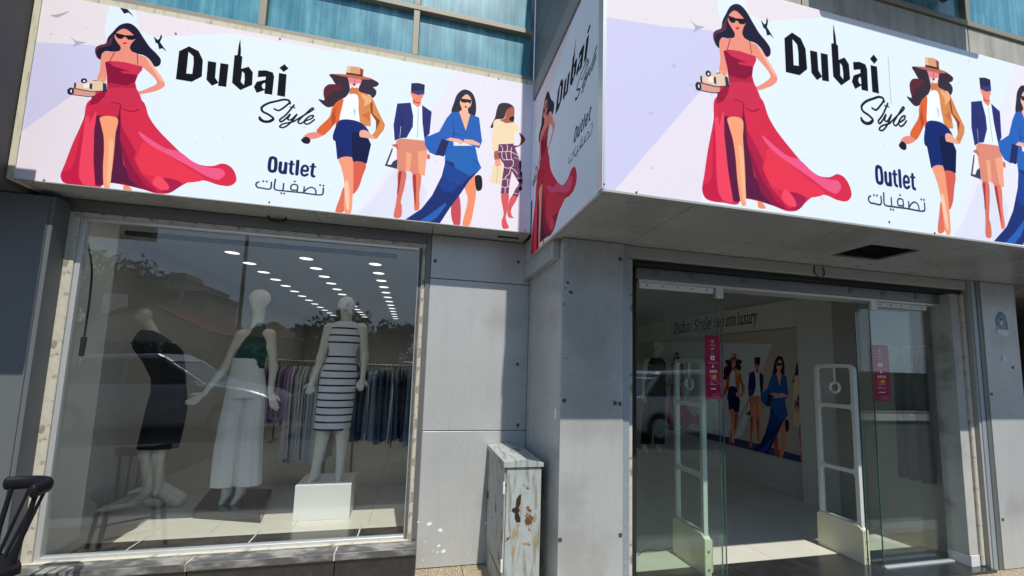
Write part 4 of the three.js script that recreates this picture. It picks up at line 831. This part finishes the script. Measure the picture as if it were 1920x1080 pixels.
{ // leaning mannequin in a black dress
  const z = -1.55, p = (x, y, dz = 0) => { const v = at(x, y, 'z', z); v.z += dz; return v; };
  const J = { top: p(263, 577), chin: p(275, 612), shL: p(272, 645), shR: p(322, 650), hipL: p(300, 775), hipR: p(326, 775), knL: p(276, 850, 0.02), knR: p(300, 850, 0.02), anL: p(278, 905), anR: p(298, 905), toL: p(272, 922, 0.05), toR: p(296, 924, 0.05) };
  const t = mannequin('mannequin', 'mannequin in a fitted black dress leaning sideways beside the grey pillar', V(J.anL.x, FY, z), J, { turn: -0.5, tilt: -0.1 });
  wear(t, 'black_dress', loft(ringAt(z, [[278, 620, 14, 0.9], [283, 632, 28, 0.8], [290, 645, 42, 0.62], [298, 658, 45, 0.6], [308, 680, 38, 0.68], [316, 710, 31, 0.8], [317, 735, 32, 0.8], [313, 765, 37, 0.76], [306, 800, 38, 0.7], [296, 840, 38, 0.66]], 0.6), 40, 0.01, 6), cloth(new THREE.Color(0.009, 0.010, 0.016)));
}
// loose mannequin limbs on the floor beside it
for (const [label, pts, r] of [['loose mannequin leg lying bent on the display floor, foot toward the pillar', [[335, 918], [292, 888], [250, 918], [212, 946]], 0.05], ['loose mannequin arm lying across another limb on the display floor', [[345, 908], [300, 880], [262, 894]], 0.035], ['loose mannequin leg lying underneath on the display floor', [[300, 926], [258, 905], [216, 924], [200, 950]], 0.045]]) {
  const P = pts.map(([x, y], i) => { const v = at(x, y, 'z', -1.62 + i * 0.05); v.y = Math.max(v.y - 0.12, FY + r); return v; }), b = P[P.length - 1];
  const B = []; for (let i = 0; i < P.length - 1; i++) { const ra = r * (1.25 - i * 0.28), rb = r * (1.0 - i * 0.25); B.push([P[i].clone().sub(b), P[i + 1].clone().sub(b), ra, rb]); } for (let k = -2; k <= 2; k++) B.push([V(0, 0, 0), V(-0.05 - 0.01 * (2 - Math.abs(k)), -0.01, k * 0.017 + 0.02), r * 0.3, 0.008]);
  const m = mesh('mannequin_limb', bodyMesh(B, 0.011, 0.02), skin); m.position.copy(b); tag(m, label, 'mannequin limb');
}
{ // dark outfit mannequin deep inside the entrance
  const z = -3.3, p = (x, y, dz = 0) => { const v = at(x, y, 'z', z); v.z += dz; return v; };
  const J = { top: p(1236, 638), chin: p(1235, 665), shL: p(1213, 678), shR: p(1244, 678), elL: p(1207, 710), wrL: p(1206, 740), tipL: p(1208, 757, 0.04), elR: p(1246, 708), wrR: p(1243, 738), tipR: p(1240, 752, 0.04), hipL: p(1220, 735), hipR: p(1236, 735), anL: p(1209, 835), anR: p(1234, 835), toL: p(1209, 846, 0.06), toR: p(1236, 846, 0.06) };
  const t = mannequin('mannequin', 'mannequin in a black waistcoat and black trousers beside the wall mural', V(J.anL.x, FY, z), J, { turn: 0.2 }), bm = cloth(new THREE.Color(0.014, 0.014, 0.016));
  wear(t, 'waistcoat', loft(ringAt(z, [[1230, 671, 9], [1229, 679, 17], [1229, 695, 18], [1229, 710, 17], [1229, 722, 18]], 0.85), 36), bm);
  wear(t, 'trousers', merge([loft(ringAt(z, [[1229, 716, 17], [1228, 745, 19]], 0.85), 30), loft(ringAt(z, [[1221, 735, 10], [1216, 780, 10], [1211, 832, 9]], 0.95), 30), loft(ringAt(z, [[1236, 735, 9.5], [1236, 780, 9.5], [1236, 832, 9]], 0.95), 30)]), bm);
}
// ---------- clothes rails ----------
function rail(label, x0, x1, y, z) {
  const t = thing('clothes_rail', label, 'clothes rail', [(x0 + x1) / 2, FY, z]), w = (x1 - x0) / 2, h = y - FY;
  mesh('hanging_bar', bar(V(-w, h, 0), V(w, h, 0), 0.012), M.alu, t); for (const s of [-1, 1]) { mesh('upright', bar(V(s * w, 0, 0), V(s * w, h + 0.01, 0), 0.013), M.steel, t); mesh('foot', bar(V(s * w, 0.012, -0.2), V(s * w, 0.012, 0.2), 0.012), M.steel, t); }
}
function garment(x, yTop, z, len, half, turn, mat, name, label, group) {   // hanger plus cloth seen from the side
  const t = thing(name, label, 'clothing', [x, yTop, z], group); t.rotation.y = turn;
  const seg = 12, rows = 9, pos = [], uv = [], ind = [], ph = rr(0, 6), th = rr(0.018, 0.03);
  for (let r = 0; r <= rows; r++) { const v = r / rows, w = half * (v < 0.12 ? 0.35 + 0.65 * v / 0.12 : 1 + 0.06 * v), y = -0.06 - v * len; for (let i = 0; i <= seg * 2; i++) { const a = i / (seg * 2) * 2 * Math.PI, f = Math.sin(a * 4 + ph) * 0.012 * v; pos.push(Math.cos(a) * w * 1, y - 0.02 * (v > 0.99 ? Math.sin(a * 3 + ph) * 0.4 : 0), Math.sin(a) * th * (0.7 + v * 0.7) + f * 1.5 + Math.sin(Math.cos(a) * 5 + ph) * 0.012 * v); uv.push(Math.cos(a) * w, y); } }
  const c = seg * 2 + 1; for (let r = 0; r < rows; r++) for (let i = 0; i < seg * 2; i++) { const a = r * c + i; ind.push(a, a + c, a + 1, a + 1, a + c, a + c + 1); }
  const g = new THREE.BufferGeometry(); g.setAttribute('position', new THREE.Float32BufferAttribute(pos, 3)); g.setAttribute('uv', new THREE.Float32BufferAttribute(uv, 2)); g.setIndex(ind); g.computeVertexNormals(); g.rotateY(Math.PI / 2); mesh('cloth', g, mat, t);
  mesh('hanger', tube([V(0, 0.012, 0), V(0, 0.02, 0.008), V(0, 0.004, 0.012), V(0, -0.03, 0)], 0.0025, 14, 4), M.steel, t);
}
{
  const C = (...c) => cloth(new THREE.Color(...c)), P = { lilac: [C(.30, .22, .38), C(.42, .32, .50), C(.22, .16, .30)], pale: [C(.70, .72, .73), C(.58, .62, .66), C(.78, .78, .76), C(.45, .50, .56)], denim: [C(.06, .10, .18), C(.14, .22, .33), C(.28, .37, .48), C(.04, .06, .11)], dark: [C(.012, .013, .018), C(.02, .02, .026)] };
  const [c, g] = canvas(64, 8); for (let i = 0; i < 8; i++) { g.fillStyle = i % 2 ? '#c8ced8' : '#5b6b86'; g.fillRect(i * 8, 0, 8, 8); } const st = new THREE.CanvasTexture(c); st.colorSpace = THREE.SRGBColorSpace; st.wrapS = st.wrapT = THREE.RepeatWrapping; st.repeat.set(9, 9); const stripe = cloth(0xffffff); stripe.map = st; P.denim.push(stripe); P.pale.push(stripe);
  const z1 = -2.35, y1 = 1.40, a = at(455, 665, 'z', z1).x, b = at(622, 665, 'z', z1).x; rail('chrome clothes rail of lilac and pale grey clothes behind the two mannequins', a, b, y1, z1);
  const runs = [[456, 556, 790, P.lilac, 'short lilac garment hanging on the rail between the mannequins', 'lilac clothes on the rail', 17], [548, 620, 862, P.pale, 'long pale grey garment hanging on the rail behind the striped dress', 'pale clothes on the rail', 15]];
  for (const [p0, p1, pb, mats, lab, grp, n] of runs) for (let i = 0; i < n; i++) { const px = p0 + (p1 - p0) * i / (n - 1), x = at(px, 700, 'z', z1).x, len = 1.33 - at(px, pb, 'z', z1).y + rr(-0.06, 0.03); garment(x, y1, z1, len, rr(0.2, 0.25), rr(-0.12, 0.12), mats[i * 7 % mats.length], 'hanging_garment', lab, grp); }
  const z2 = -2.1, y2 = 1.38, c0 = at(672, 665, 'z', z2).x, c1 = at(800, 665, 'z', z2).x; rail('chrome clothes rail of blue denim clothes by the window edge', c0, c1, y2, z2);
  for (let i = 0; i < 17; i++) { const px = 678 + i * 7.2, x = at(px, 700, 'z', z2).x; garment(x, y2, z2, 1.30 - at(px, 828, 'z', z2).y + rr(-0.12, 0.03), rr(0.2, 0.26), rr(-0.15, 0.15), P.denim[i * 3 % 5], 'hanging_garment', 'blue denim or striped garment hanging on the rail by the window edge', 'blue clothes on the rail'); }
  // further rails in the depth of the shop
  for (const [x0, x1, z, m, lab] of [[-2.3, -0.9, -5.2, P.dark, 'dark garment on the rail at the back of the shop'], [-0.3, 1.3, -4.6, P.denim, 'blue garment on the rail in the middle of the shop']]) { rail(lab.replace('garment on the', 'clothes hang on this chrome'), x0, x1, 1.38, z); for (let i = 0; i < 12; i++) garment(x0 + 0.08 + (x1 - x0 - 0.16) * i / 11, 1.38, z, rr(0.8, 1.05), 0.22, rr(-0.1, 0.1), m[i % m.length], 'hanging_garment', lab, lab.replace('garment', 'garments')); }
  // dark clothes in the recess beside the entrance
  for (let i = 0; i < 3; i++) garment(4.21, 1.66, 0.24 + i * 0.085, 1.05, 0.07, Math.PI / 2 + rr(-0.1, 0.1), P.dark[i % 2], 'hanging_garment', 'black garment hanging in the recess behind the fixed glass by the plaster jamb', 'black clothes beside the entrance');
  mesh('recess_bar', bar(V(4.21, 1.675, 0.16), V(4.21, 1.675, 0.48), 0.008), M.alu, shop);
}

// ---------- utility cabinet in the corner ----------
{
  const t = thing('utility_cabinet', 'rusty grey metal utility cabinet standing in the corner beside the pier', 'cabinet', [0.68, 0, 0.30]);
  const x0 = -0.112, x1 = 0.112, z0 = -0.285, z1 = 0.285;
  mesh('plinth', box(x0 + 0.006, x1 - 0.006, 0, 0.16, z0, z1 - 0.008, 0.004), M.rust, t);
  mesh('body', box(x0 + 0.008, x1, 0.162, 0.80, z0, z1, 0.005), M.rust, t);
  const dr = mesh('door', box(x0 - 0.004, x0 + 0.0075, 0.17, 0.795, z0 + 0.02, z1 - 0.012, 0.003), M.rust, t);
  mesh('handle', box(x0 - 0.02, x0 - 0.0045, 0.47, 0.52, z0 + 0.04, z0 + 0.055, 0.003), M.steel, dr);
  for (const y of [0.24, 0.68]) mesh('hinge', box(x0 - 0.012, x0 - 0.0005, y - 0.035, y + 0.035, z1 - 0.0115, z1 + 0.002, 0.003), M.white, t);
  const ls = poly([[x0 - 0.012, -0.008], [x1 + 0.008, -0.008], [x1 + 0.008, 0.012], [0.01, 0.035], [x0 - 0.012, 0.022]]); const lg = extr(ls, z1 - z0 + 0.012, 0.002); lg.translate(0, 0.81, z0 - 0.002); mesh('lid', uvm(lg), M.rust, t);
  mesh('rusted_edge', box(x0 - 0.006, x0 + 0.02, 0.162, 0.17, z1 - 0.4, z1 + 0.003, 0.001), M.rusty, t);
  mesh('rusted_edge', box(x0, x1 + 0.004, 0.797, 0.801, z1 + 0.0005, z1 + 0.008, 0.001), M.rusty, t);
  // rusted-through hole and scabs on the front
  const P = (px, py) => { const p = at(px, py, 'z', 0.586); return [p.x - 0.68, p.y]; };
  const hole = (nm, pts, m, e) => { const g = extr(poly(pts.map(q => P(880 + q[0] / 3.6, 780 + q[1] / 3.6))), 0.0012); g.translate(0, 0, z1 + e); mesh(nm, uvm(g), m, t); };
  hole('rust_hole', [[350, 528], [335, 535], [318, 560], [312, 615], [290, 625], [285, 640], [308, 655], [305, 685], [318, 715], [345, 715], [345, 690], [330, 650], [340, 640], [332, 618], [345, 590]], std(new THREE.Color(0.03, 0.012, 0.008), 0.95), 0.0016);
  for (const [cx, cy, rx, ry] of [[300, 800, 16, 40], [325, 790, 10, 45], [300, 900, 8, 40], [385, 860, 30, 10], [440, 850, 14, 18], [445, 680, 10, 30], [330, 730, 12, 14], [250, 440, 8, 20]]) { const pts = []; for (let i = 0; i < 9; i++) { const a = i / 9 * 6.283; pts.push([cx + Math.cos(a) * rx * rr(0.5, 1.2), cy + Math.sin(a) * ry * rr(0.5, 1.2)]); } hole('rust_stain', pts, std(new THREE.Color(0.34, 0.24, 0.12), 0.95), 0.0003); }
}
// ---------- black spindle-back chair ----------
{
  const t = thing('spindle_chair', 'black wooden chair with a curved top rail and spindle back beside the display window', 'chair', [-1.955, -0.02, 0.62]); t.scale.setScalar(0.95); t.rotation.y = -37 * D2R;
  const m = phys(new THREE.Color(0.010, 0.010, 0.014), 0.45, { specularIntensity: 0.3 });
  const sx = new THREE.Shape(); sx.moveTo(-0.17, -0.18); sx.quadraticCurveTo(0, -0.24, 0.17, -0.18); sx.quadraticCurveTo(0.24, 0, 0.21, 0.19); sx.quadraticCurveTo(0, 0.24, -0.21, 0.19); sx.quadraticCurveTo(-0.24, 0, -0.17, -0.18);
  const sg = extr(sx, 0.025, 0.008); sg.rotateX(Math.PI / 2); sg.translate(0, 0.45, 0); mesh('seat', sg, m, t);
  const arc = (x, y, k) => V(x, y, -0.30 + k + 4.5 * x * x), cp = []; for (let i = -4; i <= 4; i++) cp.push(arc(i * 0.037, 0.80, 0));
  { // turn the section upright: the rail is taller than thick
    const flat = tube(cp, 0.018, 40, 12), p = flat.attributes.position; for (let i = 0; i < p.count; i++) p.setY(i, 0.80 + (p.getY(i) - 0.80) * 1.9); flat.computeVertexNormals();
    const caps = [cp[0], cp[8]].map(v => { const s = new THREE.SphereGeometry(0.018, 12, 8); s.scale(1, 1.9, 1); s.translate(v.x, v.y, v.z); return s; }); mesh('top_rail', [flat, ...caps], m, t);
  }
  for (let i = 0; i < 6; i++) { const u = -1 + i * 0.4; mesh('spindle', bar(V(u * 0.12, 0.445, -0.19 + Math.abs(u) * 0.02), arc(u * 0.135, 0.79, 0.002), i % 5 ? 0.0085 : 0.0125, i % 5 ? 0.007 : 0.0105, 10), m, t); }
  for (const [a, b] of [[-1, 1], [1, 1], [-1, -1], [1, -1]]) mesh('leg', bar(V(a * 0.2, 0, b * 0.2), V(a * 0.15, 0.43, b * 0.14), 0.013, 0.018, 10), m, t);
  for (const b of [-1, 1]) mesh('stretcher', bar(V(-0.18, 0.18, b * 0.178), V(0.18, 0.18, b * 0.178), 0.009), m, t);
}

// ---------- across the street (seen mirrored in the glass) ----------
function car(label, x, z, dir, paint, L = 4.3) {
  const t = thing('parked_car', label, 'car', [x, -0.12, z], 'cars parked across the street'); t.rotation.y = dir > 0 ? 0 : Math.PI;
  const k = L / 4.3, body = phys(paint, 0.3, { clearcoat: 1, clearcoatRoughness: 0.05, metalness: 0.4 });
  const s = new THREE.Shape(); s.moveTo(-2.1 * k, 0.35); s.lineTo(-2.14 * k, 0.62); s.quadraticCurveTo(-2.1 * k, 0.86, -1.9 * k, 0.9); s.quadraticCurveTo(-1.0 * k, 0.92, 0.95 * k, 0.94); s.quadraticCurveTo(1.9 * k, 0.86, 2.1 * k, 0.66); s.lineTo(2.14 * k, 0.36); s.lineTo(1.72 * k, 0.26);
  s.absarc(1.32 * k, 0.32, 0.36, -0.15, Math.PI + 0.15, false); s.lineTo(-0.9 * k, 0.22); s.absarc(-1.28 * k, 0.32, 0.36, -0.15, Math.PI + 0.15, false); s.lineTo(-2.1 * k, 0.35);
  const bg = extr(s, 1.5, 0.08); bg.translate(0, 0, -0.75); mesh('body', bg, body, t);
  const c = poly([[-1.72 * k, 0.9], [-1.25 * k, 1.38], [0.1 * k, 1.44], [0.95 * k, 0.94]]), cg = extr(c, 1.22, 0.09); cg.translate(0, 0, -0.61); mesh('cabin_glass', cg, phys(new THREE.Color(0.02, 0.025, 0.03), 0.05, { clearcoat: 1 }), t);
  const r = poly([[-1.32 * k, 1.38], [-1.15 * k, 1.47], [0.0 * k, 1.53], [0.2 * k, 1.46]]), rg = extr(r, 1.2, 0.06); rg.translate(0, 0, -0.6); mesh('roof', rg, body, t);
  for (const sd of [-1, 1]) { mesh('pillar', [bar(V(-0.5 * k, 0.93, sd * 0.735), V(-0.45 * k, 1.45, sd * 0.66), 0.035), bar(V(0.98 * k, 0.94, sd * 0.72), V(0.18 * k, 1.47, sd * 0.66), 0.03), bar(V(-1.72 * k, 0.92, sd * 0.72), V(-1.25 * k, 1.42, sd * 0.66), 0.04)], body, t); mesh('door_handle', box(-0.75 * k, -0.58 * k, 0.76, 0.79, sd * 0.83, sd * 0.85, 0.008), M.alu, t); mesh('mirror', box(0.7 * k, 0.85 * k, 0.95, 1.08, sd * 0.84, sd * 0.99, 0.03), body, t); }
  for (const sx of [-1.28, 1.32]) for (const sd of [-1, 1]) { const w = new THREE.CylinderGeometry(0.31, 0.31, 0.2, 28); w.rotateX(Math.PI / 2); w.translate(sx * k, 0.31, sd * 0.72); const tm = mesh('wheel', w, M.black, t); const h = new THREE.CylinderGeometry(0.2, 0.2, 0.21, 20); h.rotateX(Math.PI / 2); h.translate(sx * k, 0.31, sd * 0.725); mesh('rim', h, M.alu, tm); }
  for (const sd of [-1, 1]) { mesh('headlight', box(2.0 * k, 2.17 * k, 0.62, 0.74, sd * 0.45, sd * 0.75, 0.03), M.white, t); mesh('tail_light', box(-2.2 * k, -2.05 * k, 0.66, 0.82, sd * 0.5, sd * 0.78, 0.03), std(new THREE.Color(0.3, 0.01, 0.01), 0.3), t); }
}
car('silver saloon car parked across the street before the gabled house', -4.9, 7.3, 1, new THREE.Color(0.55, 0.56, 0.58));
car('dark saloon car parked across the street before the wooden pergola', -0.2, 7.4, -1, new THREE.Color(0.10, 0.11, 0.13));
car('white hatchback parked across the street, opposite the glass entrance', 6.4, 7.2, 1, new THREE.Color(0.72, 0.72, 0.70), 3.9);

T.rooft = tex(256, (u, v) => { const n = fbm(u * 6, v * 6, 3, 6, 4); return mix([0.42, 0.25, 0.17], [0.58, 0.38, 0.27], n); }, 1.2);
const stoneM = std(new THREE.Color(0.20, 0.19, 0.17), 0.9); const roofM = std(0xffffff, 0.9, { map: T.rooft }), houseM = std(new THREE.Color(0.50, 0.47, 0.41), 0.9), winM = phys(new THREE.Color(0.03, 0.04, 0.05), 0.1, {});
function roofRow(parent, a, b, c, d, n) {   // courses of tiles up a roof slope: a,b eaves, c,d ridge ends
  for (let i = 0; i < n; i++) { const u = i / n, v = (i + 1.12) / n, L = (p, q, k) => p.clone().lerp(q, Math.min(1, k)), up = V(0, 0.05, 0); const g = quad(L(a, d, u).add(up), L(b, c, u).add(up), L(b, c, v), L(a, d, v)); const e = quad(L(a, d, u), L(b, c, u), L(b, c, u).add(up), L(a, d, u).add(up)); mesh('tile_course', uvm(merge([g, e])), roofM, parent); }
}
{ // gabled house
  const a = mirrored(282, 566, 15), b = mirrored(402, 622, 15), t = thing('house', 'low house with a sloping brown tiled roof across the street', 'house', [a.x, 0, 15]), w = b.x - a.x, h = a.y, e = b.y;
  mesh('wall', extr(poly([[-w, 0], [w * 0.93, 0], [w * 0.93, e - 0.02], [0, h - 0.1], [-w, e - 0.02]]), 5), houseM, t);
  roofRow(t, V(w, e - 0.06, -0.35), V(w, e - 0.06, 5.3), V(0, h, 5.3), V(0, h, -0.35), 9); roofRow(t, V(-w * 1.05, e - 0.1, 5.3), V(-w * 1.05, e - 0.1, -0.35), V(0, h, -0.35), V(0, h, 5.3), 9);
  for (const x of [-1.1, 0.9]) { const f = mesh('window', box(x - 0.4, x + 0.4, 1.0, 2.0, -0.05, -0.001), M.white, t); mesh('pane', box(x - 0.34, x + 0.34, 1.06, 1.94, -0.07, -0.051), winM, f); }
  mesh('door', box(-0.35, 0.35, 0.0, 1.95, -0.04, -0.001), M.charcoal, t);
}
{ // hip-roofed kiosk
  const z = 16, a = mirrored(497, 597, z), l = mirrored(424, 631, z), r = mirrored(553, 631, z), t = thing('kiosk', 'small kiosk with a striped hipped tile roof across the street', 'kiosk', [a.x, 0, z + 1.3]), w0 = l.x - a.x, w1 = r.x - a.x, h = a.y, e = l.y;
  mesh('wall', box(w0 + 0.35, w1 - 0.35, 0, e, -1.0, 1.0), houseM, t); mesh('shutter', box(w0 + 0.6, w1 - 0.6, 1.0, 2.0, -1.03, -1.001), M.wall, t);
  const A = V(w0, e, -1.3), B = V(w1, e, -1.3), C = V(w1, e, 1.3), Dd = V(w0, e, 1.3), P = V(0, h, 0);
  for (const [p, q] of [[A, B], [B, C], [C, Dd], [Dd, A]]) roofRow(t, p, q, P, P, 7);
}
{ // apartment block
  const z = 34, a = mirrored(283, 521, z), b = mirrored(378, 546, z), t = thing('apartment_block', 'pale flat-roofed apartment block with small balconies rising behind the gabled house', 'building', [(a.x + b.x) / 2, 0, z]), w = b.x - a.x, m = std(new THREE.Color(0.52, 0.49, 0.43), 0.9);
  mesh('wall', [box(-w / 2 - 1.5, w * 0.15, 0, a.y, 0, 8), box(w * 0.15, w / 2, 0, b.y - 0.1, 0.6, 7)], m, t); mesh('roof_slab', [box(-w / 2 - 1.6, w * 0.15 + 0.1, a.y, a.y + 0.15, -0.15, 8.1), box(w * 0.15 + 0.11, w / 2 + 0.3, b.y - 0.1, b.y + 0.05, 0.3, 7.2)], M.kerb, t); mesh('stair_head', box(-w / 2 + 0.2, -w / 2 + 1.3, a.y + 0.16, a.y + 0.9, 2, 5), m, t);
  for (let f = 0; f < 3; f++) { for (const x of [-w * 0.3, -w * 0.02]) { const y = a.y - 1.3 - f * 1.7, q = mesh('window', box(x - 0.35, x + 0.35, y - 0.4, y + 0.45, -0.05, -0.001), M.white, t); mesh('pane', box(x - 0.3, x + 0.3, y - 0.35, y + 0.4, -0.08, -0.051), winM, q); } const y = b.y - 1.8 - f * 1.6, k = mesh('balcony', box(w * 0.2, w / 2 + 0.2, y, y + 0.12, -0.5, 0.599), M.kerb, t); mesh('railing', box(w * 0.2, w / 2 + 0.2, y + 0.13, y + 0.6, -0.5, -0.46), m, k); }
}
{ // pergola
  const z = 14, l = mirrored(558, 612, z), r = mirrored(650, 612, z), t = thing('pergola', 'dark timber pergola standing before the trees across the street', 'pergola', [(l.x + r.x) / 2, 0, z]), w = (r.x - l.x) / 2, h = l.y;
  for (const x of [-w, 0, w]) for (const q of [0, 1.6]) mesh('post', box(x - 0.05, x + 0.05, 0, h, q - 0.05, q + 0.05), M.charcoal, t); for (const q of [-0.02, 1.62]) mesh('beam', box(-w - 0.2, w + 0.2, h - 0.2, h - 0.05, q - 0.11, q - 0.051), M.charcoal, t); for (let i = 0; i < 7; i++) { const x = -w + i * w / 3; mesh('rafter', box(x - 0.03, x + 0.03, h - 0.045, h + 0.08, -0.3, 1.9), M.charcoal, t); }
}
{ // rooftop water tank on its stand
  const p = mirrored(218, 552, 20), q = mirrored(218, 590, 20), t = thing('water_tank', 'white cylindrical water tank on a tall steel stand across the street', 'water tank', [p.x, 0, 20]); const g = new THREE.CylinderGeometry(0.42, 0.42, p.y - q.y, 20); g.translate(0, (p.y + q.y) / 2, 0); mesh('tank', g, M.white, t);
  for (const [x, z] of [[-0.4, -0.4], [0.4, -0.4], [-0.4, 0.4], [0.4, 0.4]]) mesh('leg', bar(V(x, 0, z), V(x * 0.8, q.y, z * 0.8), 0.03), M.steel, t);
}
{ // utility pole and wires
  const p = mirrored(455, 536, 13), t = thing('utility_pole', 'slim dark utility pole by the far pavement', 'pole', [p.x, 0, 13]); mesh('shaft', bar(V(0, 0, 0), V(0, 6.4, 0), 0.07, 0.05, 10), M.charcoal, t); mesh('crossarm', box(-0.5, 0.5, 5.8, 5.88, -0.04, 0.04), M.charcoal, t);
  for (const [o, y, l] of [[-0.45, 5.9, 'overhead wire on the inner end of the pole crossarm'], [0.0, 6.4, 'overhead wire from the tip of the utility pole'], [0.45, 5.9, 'overhead wire on the outer end of the pole crossarm']]) { const P = []; for (let i = -10; i <= 10; i++) P.push(V(p.x + o * 0.3 + i * 2.2, y + 0.012 * (i * i - 0) - 0.0 + (i * 0.02), 13 + o)); const m = mesh('overhead_wire', tube(P, 0.014, 60, 5), M.black); tag(m, l, 'wire', 'overhead wires'); }
}
// trees and hedge: leaf clumps round limbs
const leafM = [new THREE.Color(0.035, 0.06, 0.022), new THREE.Color(0.05, 0.085, 0.03), new THREE.Color(0.03, 0.05, 0.025)].map(c => phys(c, 0.9, { side: THREE.DoubleSide }));
function leaves(n, fn, s) { const pos = []; for (let i = 0; i < n; i++) { const c = fn(), q = new THREE.Quaternion().setFromEuler(new THREE.Euler(rr(0, 6), rr(0, 6), rr(0, 6))), k = s * rr(0.6, 1.4); for (const p of [[-1, 0], [0, -.5], [1, 0], [-1, 0], [1, 0], [0, .5]]) { const v = V(p[0] * k, p[1] * k, 0).applyQuaternion(q).add(c); pos.push(v.x, v.y, v.z); } } const g = new THREE.BufferGeometry(); g.setAttribute('position', new THREE.Float32BufferAttribute(pos, 3)); g.computeVertexNormals(); g.setAttribute('uv', new THREE.Float32BufferAttribute(new Float32Array(pos.length / 3 * 2), 2)); return g; }
function tree(label, x, z, h, r, k, slim = 1) {
  const t = thing('tree', label, 'tree', [x, 0, z], 'trees across the street'), tr = std(new THREE.Color(0.09, 0.065, 0.045), 0.95), cl = []; for (let i = 0; i < 11; i++) cl.push([V(rr(-r, r) * 0.75, h * 0.55 + rr(-0.5, 0.5) * h * 0.5 * slim + h * 0.1, rr(-r, r) * 0.75), rr(0.35, 0.6) * r]);
  mesh('trunk', [bar(V(0, 0, 0), V(0.05, h * 0.5, 0), 0.13, 0.08, 10), ...cl.slice(0, 6).map(([c]) => bar(V(0.03, h * 0.35, 0), c, 0.06, 0.02, 7))], tr, t);
  mesh('crown', leaves(2600, () => { const [c, q] = cl[rnd() * 11 | 0]; const d = V(rr(-1, 1), rr(-1, 1), rr(-1, 1)); d.normalize().multiplyScalar(q * Math.pow(rnd(), 0.4)); return c.clone().add(d); }, 0.10 * Math.sqrt(r)), leafM[k], t);
}
{
  const P = (px, py, z) => mirrored(px, py, z);
  for (const [px, py, z, r, k, l] of [[212, 476, 22, 1.9, 0, 'tall dark tree beside the white water tank'], [250, 500, 24, 1.7, 2, 'dark tree between the water tank and the apartment block'], [415, 606, 22, 1.3, 1, 'round green tree between the gabled house and the kiosk'], [645, 588, 19, 1.7, 2, 'dark spreading tree behind the pergola'], [690, 604, 17, 1.4, 0, 'bushy tree at the open end of the pergola'], [575, 622, 18, 1.2, 0, 'small dark tree beside the kiosk'], [745, 606, 19, 1.3, 2, 'rounded tree well beyond the pergola']]) { const p = P(px, py, z); tree(l, p.x, z, p.y, r, k); }
  tree('tall tree across the street opposite the entrance', 7.5, 19, 6.5, 2.2, 1); tree('low tree across the street beside the far building', 12, 20, 5, 2.0, 0);
  const hd = mesh('hedge', leaves(9000, () => V(rr(-9, 6), rr(0, 1.75) + 0.12 * Math.sin(rnd() * 20), rr(12.4, 13.3)), 0.10), leafM[0]); hd.userData.kind = 'stuff'; hd.userData.label = 'dense dark hedge along the far pavement';
  const w = thing('boundary_wall', 'long pale boundary wall on the far pavement, opposite the glass entrance', 'wall', [14, 0, 12.6]); mesh('wall', box(-7.5, 12, 0, 1.6, 0, 0.2), stoneM, w); mesh('coping', box(-7.6, 12.1, 1.601, 1.68, -0.05, 0.25), stoneM, w);
}
{ const t = thing('block_of_flats', 'cream block of flats across the street, opposite the glass entrance', 'building', [16, 0, 26]); mesh('wall', box(-7, 8, 0, 9, 0, 8), stoneM, t); for (let f = 0; f < 3; f++) for (let i = 0; i < 5; i++) { const q = mesh('window', box(-6 + i * 2.8, -4.8 + i * 2.8, 1.2 + f * 2.8, 2.6 + f * 2.8, -0.06, -0.001), M.charcoal, t); mesh('pane', box(-5.93 + i * 2.8, -4.87 + i * 2.8, 1.27 + f * 2.8, 2.53 + f * 2.8, -0.09, -0.061), winM, q); } mesh('roof_slab', box(-7.2, 8.2, 9.001, 9.25, -0.2, 8.2), M.kerb, t); }

scene.traverse(o => { if (o.isMesh) shadows(o); });
renderer.render(scene, camera);
